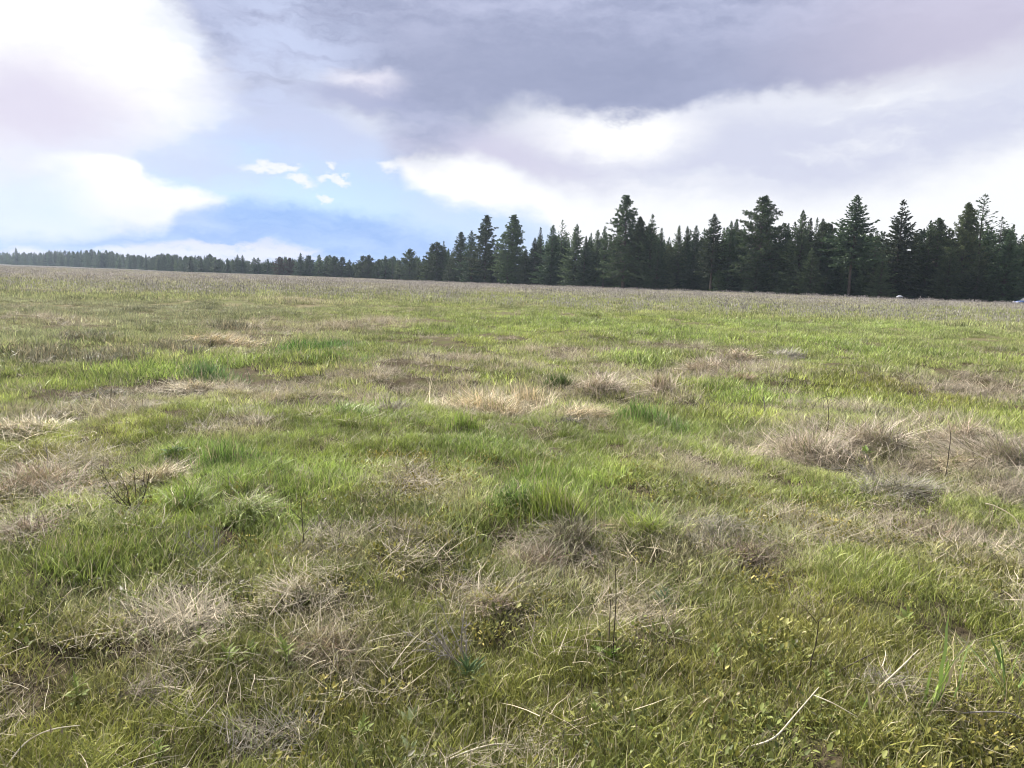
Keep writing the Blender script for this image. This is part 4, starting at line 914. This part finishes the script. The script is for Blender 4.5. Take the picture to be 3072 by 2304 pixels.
for px, py, h, n, lab in ((690, 2020, 150, 10, 'weed with long pale leaves above the bent stalks'), (860, 2000, 150, 9, 'weed with spear leaves right of the pale-leaved one'),
        (760, 1995, 120, 9, 'short spear-leaved weed between the pale-leaved pair'), (600, 1960, 110, 9, 'spear-leaved weed at the foot of the long straw sheaf'),
        (230, 2120, 130, 9, 'leafy weed beside a dark hole near the bottom left'), (480, 2290, 110, 8, 'pointed-leaf weed at the bottom edge, left'),
        (1080, 2230, 130, 9, 'spear-leaved weed left of the large pale leaves at the bottom'), (1350, 2130, 100, 8, 'low spear-leaved weed below the grey dead shrub'),
        (1790, 2170, 110, 9, 'pale-flecked weed near the bottom centre-right'), (2150, 1990, 100, 9, 'grey-green weed below the dark pit at lower right'),
        (2720, 1890, 110, 8, 'light green weed above the long pale stick'), (2480, 2060, 90, 8, 'short weed beside the tall dark branched stalk')):
    weed('spear_weed', px, py, h, n+6, lab, L_LANCE, spread=(0.2, 1.2), lenr=(0.34, 0.6), stem_h=0.7)
weed('pale_leaf_weed', 1235, 2185, 90, 7, 'weed with large pale leaves at the bottom centre', L_PALE, spread=(0.5, 1.2), lenr=(0.7, 1.1), stem_h=0.4)
weed('pale_leaf_weed', 1235, 2280, 100, 6, 'weed with silvery drooping leaves at the very bottom', L_PALE, spread=(0.3, 1.1), lenr=(0.6, 1.0), stem_h=0.5)

# ------------------------------------------------------------------ sticks, stalks and the dead shrub
def sight(px, py, lift):
    """point `lift` metres above the field on the sight line through a pixel"""
    d = ray(px, py); o = Vector((0, 0, EYE)); t = 0.5
    for i in range(4000):
        p = o+d*t; g = p.z-hz(p.x, p.y)-lift
        if g < 0.003: break
        t += max(0.004, g*0.6)
    return p
def stalk(name, pts, r, label, cat, m, branches=(), sides=6, upright_=False):
    """a stick through photo points with heights above ground, with side twigs"""
    def place(ps, base=None):
        o = []
        for i, (x, y, l) in enumerate(ps):
            if upright_:
                if i == 0 and base is None: p = ground(x, y); base = p
                else:
                    d = ray(x, y); p = Vector((0, 0, EYE))+d*((base.y+l)/d.y)
            else: p = sight(x, y, l)
            o.append(p)
        return o, base
    W_, base = place(pts); org = W_[0].copy()
    def smooth_path(ps):
        P_ = [np.array(p-org) for p in ps]
        if len(P_) < 3: return [P_[0], 0.5*(P_[0]+P_[1])+np.array([0, 0, 0.003]), P_[1]]
        res = []
        for i in range(len(P_)-1):
            a, b_, c, d_ = P_[max(i-1, 0)], P_[i], P_[i+1], P_[min(i+2, len(P_)-1)]
            for t in (0, 0.25, 0.5, 0.75): res.append(0.5*((2*b_)+(-a+c)*t+(2*a-5*b_+4*c-d_)*t*t+(-a+3*b_-3*c+d_)*t**3))
        return res+[P_[-1]]
    sp = smooth_path(W_); A = Acc(); A.add(*tube(sp, np.linspace(r, r*0.45, len(sp)), sides))
    root = bpy.data.objects.new(name, A.mesh(name, m, smooth=True)); COL.objects.link(root); root.location = org; tag(root, label, cat)
    for bp in branches:
        q, _ = place(bp, base); sq = smooth_path(q); A = Acc(); A.add(*tube(sq, np.linspace(r*0.6, r*0.28, len(sq)), 5))
        o = bpy.data.objects.new('twig', A.mesh('twig', m, smooth=True)); COL.objects.link(o); o.parent = root
    return root
stalk('dry_stick', [(2618, 2082, 0.03), (2690, 2015, 0.09), (2757, 1948, 0.13)], 0.0052, 'straight pale stick leaning diagonally at the lower right', 'stick', M_PALE, [[(2630, 2080, 0.03), (2636, 2072, 0.05), (2640, 2070, 0.05)]])
stalk('dry_stick', [(2240, 2243, 0.03), (2320, 2215, 0.05), (2385, 2145, 0.08), (2456, 2062, 0.11)], 0.0040, 'long curved pale stalk at the lower right', 'stick', M_PALE, [[(2440, 2085, 0.10), (2500, 2110, 0.09), (2570, 2150, 0.06)]])
stalk('dry_stick', [(1325, 2290, 0.03), (1385, 2262, 0.06), (1450, 2240, 0.08), (1500, 2232, 0.08), (1558, 2238, 0.05)], 0.0042, 'kinked white stalk at the bottom centre', 'stick', M_PALE, [[(1400, 2255, 0.06), (1404, 2275, 0.05), (1412, 2300, 0.03)]])
stalk('dry_stick', [(20, 2300, 0.03), (75, 2230, 0.08), (150, 2190, 0.12), (240, 2176, 0.10)], 0.0032, 'arched pale stalk in the bottom left corner', 'stick', M_PALE)
stalk('dry_stick', [(2510, 2018, 0.02), (2560, 1990, 0.05), (2620, 1960, 0.07)], 0.0040, 'dark fallen twig left of the straight pale stick', 'stick', M_STEM)
stalk('dry_stick', [(2955, 1510, 0.22), (2990, 1520, 0.21), (3040, 1550, 0.16), (3060, 1582, 0.10)], 0.0048, 'pale hooped stalk with downward prongs near the right edge', 'stick', M_PALE,
      [[(2975, 1520, 0.21), (2972, 1550, 0.12), (2974, 1590, 0.01)], [(2970, 1518, 0.21), (2966, 1545, 0.13), (2948, 1565, 0.08)], [(2976, 1522, 0.2), (2978, 1555, 0.12), (2979, 1590, 0.01)]])
stalk('dry_stick', [(2662, 1478, 0.14), (2690, 1494, 0.10), (2716, 1508, 0.06)], 0.003, 'short straight straw at right centre', 'stick', M_PALE)
stalk('dry_stick', [(2880, 2140, 0.05), (2960, 2135, 0.08), (3030, 2140, 0.08), (3080, 2165, 0.05)], 0.0035, 'low wavy grey stalk at the lower right edge', 'stick', M_GREY)
stalk('dead_stalk', [(2428, 2030, 0), (2434, 1980, 0.0), (2448, 1930, 0.0), (2456, 1865, 0.0)], 0.0030, 'tall dark branched dead stalk at the lower right', 'stalk', M_STEM, [[(2454, 1864, 0), (2470, 1852, 0.01), (2490, 1842, 0.02)], [(2452, 1870, 0), (2420, 1830, 0.0), (2380, 1790, 0.02)]], upright_=True)
stalk('dead_stalk', [(1838, 1985, 0), (1842, 1900, 0), (1848, 1800, 0.0), (1846, 1700, 0.0)], 0.0030, 'tall dark straight stalk rising from the bright rosette', 'stalk', M_STEM, upright_=True)
stalk('dead_stalk', [(1826, 1970, 0), (1828, 1890, 0), (1832, 1800, 0.0)], 0.003, 'shorter dark stalk left of the tall dark straight one', 'stalk', M_STEM, upright_=True)
stalk('dead_stalk', [(905, 1665, 0), (910, 1620, 0), (908, 1580, 0), (902, 1480, 0)], 0.0042, 'dark forked dead stem left of centre', 'stalk', M_STEM, [[(914, 1600, 0), (922, 1592, 0), (928, 1590, 0)], [(905, 1560, 0), (885, 1540, 0.02), (870, 1525, 0.03)]], upright_=True)
stalk('dead_stalk', [(1184, 1610, 0), (1186, 1540, 0), (1182, 1490, 0)], 0.003, 'thin dark stem left of the lush centre clump', 'stalk', M_STEM, upright_=True)
stalk('dead_stalk', [(2482, 1300, 0), (2486, 1240, 0), (2480, 1185, 0)], 0.005, 'reddish dead stem with drooping arms above the mauve tussock', 'stalk', M_STEM, [[(2482, 1190, 0), (2455, 1200, 0.05), (2440, 1225, 0.05)], [(2482, 1188, 0), (2510, 1195, 0.05), (2535, 1215, 0.05)]], upright_=True)
stalk('dead_stalk', [(2838, 1430, 0), (2846, 1360, 0), (2852, 1310, 0), (2846, 1270, 0)], 0.004, 'thin dark stem standing among the mauve tussocks at right', 'stalk', M_STEM, upright_=True)
stalk('dead_stalk', [(410, 1530, 0), (405, 1450, 0), (400, 1400, 0)], 0.003, 'dark seed-spotted stem left of the beige lying tuft', 'stalk', M_STEM, [[(404, 1440, 0), (418, 1428, 0), (424, 1415, 0)]], upright_=True)
stalk('dead_stalk', [(143, 1400, 0), (142, 1365, 0), (136, 1330, 0)], 0.004, 'pale-topped forked stem near the left edge', 'stalk', M_GREY, [[(141, 1360, 0), (133, 1345, 0), (129, 1330, 0)]], upright_=True)
stalk('dead_stalk', [(630, 1040, 0), (632, 1020, 0), (634, 1005, 0)], 0.010, 'pale grey dead stub on the long flattened tussock', 'stalk', M_GREY, upright_=True)
stalk('dead_stalk', [(2292, 1250, 0), (2294, 1220, 0), (2290, 1190, 0)], 0.012, 'thick grey seed spike right of the mid-right row', 'stalk', M_GREY, upright_=True)
stalk('dead_stalk', [(2335, 1012, 0), (2330, 985, 0), (2328, 965, 0)], 0.008, 'dark distant stem above the grey bent tussock', 'stalk', M_STEM, upright_=True)
def dead_shrub(px, py, wpx, hpx, label, lean, n=16, m=M_GREY, seed=4):
    p = ground(px, py); D = math.hypot(p.x, p.y, EYE); h = hpx*D/FPX; rg = np.random.default_rng(seed)
    root = bpy.data.objects.new('dead_shrub', None); COL.objects.link(root); root.location = p; root.empty_display_size = 0.05; tag(root, label, 'shrub')
    for i in range(n):
        a = rg.uniform(0, 2*PI); L = h*rg.uniform(0.6, 1.1); d = np.array([math.cos(a)*0.5+lean[0], math.sin(a)*0.5+lean[1], rg.uniform(0.45, 1.0)]); d /= np.linalg.norm(d)
        pts = [np.zeros(3)]
        for k in range(4): d = d+rg.normal(0, 0.16, 3); d /= np.linalg.norm(d); pts.append(pts[-1]+d*L/4)
        A = Acc(); A.add(*tube(pts, np.linspace(0.0032, 0.0012, 5), 4))
        for k in range(9):
            u = rg.uniform(0.25, 1); q = np.array([np.interp(u, np.linspace(0, 1, 5), [b[j] for b in pts]) for j in range(3)]); e = d+rg.normal(0, 0.7, 3); e /= np.linalg.norm(e)
            l = L*rg.uniform(0.12, 0.3); mid = q+e*l*0.5+rg.normal(0, 0.006, 3); A.add(*tube([q, mid, q+e*l], [0.0016, 0.0012, 0.0007], 3))
        o = bpy.data.objects.new('branch', A.mesh('branch', m)); COL.objects.link(o); o.parent = root
dead_shrub(1390, 2010, 260, 190, 'grey dead shrub of thin spreading twigs, lower centre', (-0.55, 0.1))
dead_shrub(640, 1690, 120, 130, 'small silvery dead shrub at lower left', (-0.4, 0.1), 10, seed=7)
dead_shrub(2640, 1460, 120, 150, 'leaning grey dead shrub below the bright broad-leaved plant', (-0.8, 0.3), 8, seed=9)
dead_shrub(400, 1540, 120, 150, 'brown wiry dead shrub beside the beige lying tuft', (-0.2, 0.1), 9, M_STEM, seed=12)

# ------------------------------------------------------------------ fence posts, shelter and car at the foot of the wood
def at_depth(px, D, ref=880):
    d = ray(px, ref); x = d.x/d.y*D; return Vector((x, D, hz(x, D)))
def box(A, x0, x1, y0, y1, z0, z1):
    V = [(x, y, z) for z in (z0, z1) for y in (y0, y1) for x in (x0, x1)]
    A.add(V, [(0, 2, 3, 1), (4, 5, 7, 6), (0, 1, 5, 4), (1, 3, 7, 5), (3, 2, 6, 7), (2, 0, 4, 6)])
def fence_post(px, D, h, tilt, label):
    p = at_depth(px, D); A = Acc(); A.add(*tube([(0, 0, -0.3), (0, 0, h*0.5), (tilt*h*0.5, 0, h*0.98), (tilt*h*0.5, 0, h)], [0.075, 0.07, 0.068, 0.03], 8))
    o = bpy.data.objects.new('fence_post', A.mesh('fence_post', M_POST, smooth=False)); COL.objects.link(o); o.location = p
    tag(o, label, 'post', 'fence posts at the foot of the wood')
fence_post(2505, 150, 0.95, 0.02, 'weathered fence post left of the giant fir trunk')
fence_post(2594, 150, 0.9, -0.03, 'weathered fence post just right of the giant fir trunk')
fence_post(2762, 148, 1.05, 0.04, 'pale fence post right of the small shelter')
fence_post(2788, 148, 1.05, -0.06, 'pale leaning fence post second right of the small shelter')
fence_post(2420, 152, 0.9, 0.03, 'weathered fence post below the bottle-brush fir')
M_WHITE = simple('chalky_white_paint', (0.34, 0.35, 0.36), (0.46, 0.47, 0.48), 3, 0.6, 0.3)
M_TIN = simple('pale_tin_roof', (0.30, 0.33, 0.36), (0.40, 0.43, 0.47), 2, 0.45, 0.5)
M_SHADE = simple('interior_shade', (0.03, 0.03, 0.035), (0.06, 0.055, 0.05), 3, 0.8, 0.1)  # near-black colour stands in for the shade inside the shelter
def shelter():
    p = at_depth(2700, 150); root = bpy.data.objects.new('field_shelter', None); COL.objects.link(root); root.location = p; root.rotation_euler.z = 0.15; root.scale = (0.72, 0.72, 0.62)
    tag(root, 'small pale-roofed shelter with white posts at the foot of the wood', 'shelter')
    def part(nm, A, m, par=root):
        o = bpy.data.objects.new(nm, A.mesh(nm, m)); COL.objects.link(o); o.parent = par; return o
    for sx in (-0.48, 0.48):
        for sy in (-0.4, 0.4):
            A = Acc(); box(A, sx-0.06, sx+0.06, sy-0.06, sy+0.06, -0.2, 1.30); part('post', A, M_WHITE)
    A = Acc(); box(A, -0.42, 0.42, 0.36, 0.39, 0.0, 1.22); part('shade_back_panel', A, M_SHADE)  # dark sheet behind the posts paints the unlit interior
    A = Acc(); A.add([(-0.66, -0.6, 1.25), (0.66, -0.6, 1.25), (0.42, 0, 1.62), (-0.42, 0, 1.62), (-0.66, 0.6, 1.25), (0.66, 0.6, 1.25), (-0.66, -0.6, 1.32), (0.66, -0.6, 1.32), (0.42, 0, 1.69), (-0.42, 0, 1.69), (-0.66, 0.6, 1.32), (0.66, 0.6, 1.32)],
          [(6, 7, 8, 9), (9, 8, 11, 10), (0, 3, 2, 1), (3, 4, 5, 2), (0, 1, 7, 6), (4, 10, 11, 5)], [(7, 11, 8), (6, 9, 10), (1, 2, 5), (0, 4, 3)]); part('roof', A, M_TIN)
    A = Acc(); box(A, -0.40, 0.40, -0.42, -0.38, 0.55, 0.63); part('rail', A, M_WHITE)
shelter()
def car():
    M_BLUE = simple('blue_car_paint', (0.030, 0.075, 0.22), (0.040, 0.09, 0.26), 0.5, 0.25, 0.6)
    M_GLASS = simple('car_glass', (0.10, 0.11, 0.12), (0.16, 0.17, 0.18), 1, 0.06, 0.9); M_RUB = simple('tyre_rubber', (0.02, 0.02, 0.02), (0.03, 0.03, 0.03), 4, 0.8, 0.2)
    M_RIM = simple('wheel_metal', (0.35, 0.35, 0.36), (0.5, 0.5, 0.5), 4, 0.3, 0.6); M_LAMP = simple('lamp_lens', (0.6, 0.6, 0.58), (0.75, 0.75, 0.72), 4, 0.1, 0.7)
    p = at_depth(3050, 140); root = bpy.data.objects.new('parked_car', None); COL.objects.link(root)
    root.location = p+Vector((2.1, 0, 0)); root.rotation_euler.z = 0.10; tag(root, 'blue car half out of frame at the right edge by the wood', 'car')
    def loft(prof, ys, nm, m, par=root):
        A = Acc(); n = len(prof); V = []
        for y, sx, dz in ys: V += [(x*sx, y, z-dz*(z > 0.8)) for x, z in prof]
        Q = [(i*n+k, i*n+(k+1) % n, (i+1)*n+(k+1) % n, (i+1)*n+k) for i in range(len(ys)-1) for k in range(n)]
        A.add(V, Q); me = A.mesh(nm, m)
        import bmesh
        bm = bmesh.new(); bm.from_mesh(me); bmesh.ops.holes_fill(bm, edges=[e for e in bm.edges if e.is_boundary]); bmesh.ops.recalc_face_normals(bm, faces=bm.faces); bm.to_mesh(me); bm.free()
        o = bpy.data.objects.new(nm, me); COL.objects.link(o); o.parent = par; return o
    low = [(-2.15, 0.30), (-2.2, 0.55), (-2.12, 0.72), (-1.1, 0.92), (0.3, 0.96), (1.7, 0.98), (2.15, 0.92), (2.2, 0.5), (2.1, 0.30), (1.75, 0.26), (-1.75, 0.26)]
    loft(low, [(-0.86, 0.96, 0.03), (-0.80, 1, 0), (0.80, 1, 0), (0.86, 0.96, 0.03)], 'body', M_BLUE)
    cab = [(-1.12, 0.90), (-0.42, 1.40), (0.1, 1.47), (1.0, 1.44), (1.75, 0.95), (1.6, 0.90)]
    loft([(x, z) for x, z in cab], [(-0.70, 0.97, 0.05), (-0.62, 1, 0), (0.62, 1, 0), (0.70, 0.97, 0.05)], 'cabin_glass', M_GLASS)
    loft([(-0.50, 1.40), (0.1, 1.485), (1.02, 1.455), (1.15, 1.36), (1.0, 1.38), (0.1, 1.42), (-0.42, 1.36)], [(-0.66, 0.98, 0.03), (-0.58, 1, 0), (0.58, 1, 0), (0.66, 0.98, 0.03)], 'roof', M_TIN)
    for wx in (-1.35, 1.35):
        for sy in (-1, 1):
            w_ = bpy.data.objects.new('wheel', None); COL.objects.link(w_); w_.parent = root; w_.location = (wx, sy*0.78, 0.32)
            A = Acc(); A.add(*tube([(0, -0.10, 0), (0, -0.09, 0), (0, 0.09, 0), (0, 0.10, 0)], [0.24, 0.32, 0.32, 0.24], 20)); o = bpy.data.objects.new('tyre', A.mesh('tyre', M_RUB, smooth=True)); COL.objects.link(o); o.parent = w_
            A = Acc(); A.add(*tube([(0, -0.095, 0), (0, -0.093, 0), (0, 0.093, 0), (0, 0.095, 0)], [0.01, 0.23, 0.23, 0.01], 16)); o = bpy.data.objects.new('rim', A.mesh('rim', M_RIM)); COL.objects.link(o); o.parent = w_
    for sy in (-0.62, 0.62):
        A = Acc(); box(A, -2.19, -2.05, sy-0.16, sy+0.16, 0.60, 0.72); o = bpy.data.objects.new('headlight', A.mesh('headlight', M_LAMP)); COL.objects.link(o); o.parent = root
car()

# ------------------------------------------------------------------ air
def haze():
    A = Acc(); box(A, -1500, 1500, -60, 1500, -2.5, 34)
    m = bpy.data.materials.new('air'); m.use_nodes = True; nt = m.node_tree; nt.nodes.clear()
    v = nt.nodes.new('ShaderNodeVolumePrincipled'); v.inputs['Color'].default_value = (0.66, 0.80, 1.0, 1); v.inputs['Density'].default_value = 0.00014; v.inputs['Anisotropy'].default_value = 0.3
    o_ = nt.nodes.new('ShaderNodeOutputMaterial'); nt.links.new(v.outputs[0], o_.inputs['Volume'])
    o = bpy.data.objects.new('haze', A.mesh('haze', m)); COL.objects.link(o); tag(o, 'thin blue haze over the field and woods', 'haze', kind='stuff')
haze()

SC.cycles.max_bounces = 8; SC.cycles.diffuse_bounces = 3; SC.cycles.glossy_bounces = 2; SC.cycles.transmission_bounces = 4; SC.cycles.transparent_max_bounces = 8; SC.cycles.volume_bounces = 0
SC.cycles.use_denoising = True
SC.cycles.denoising_prefilter = 'ACCURATE'
SC.cycles.filter_width = 1.05
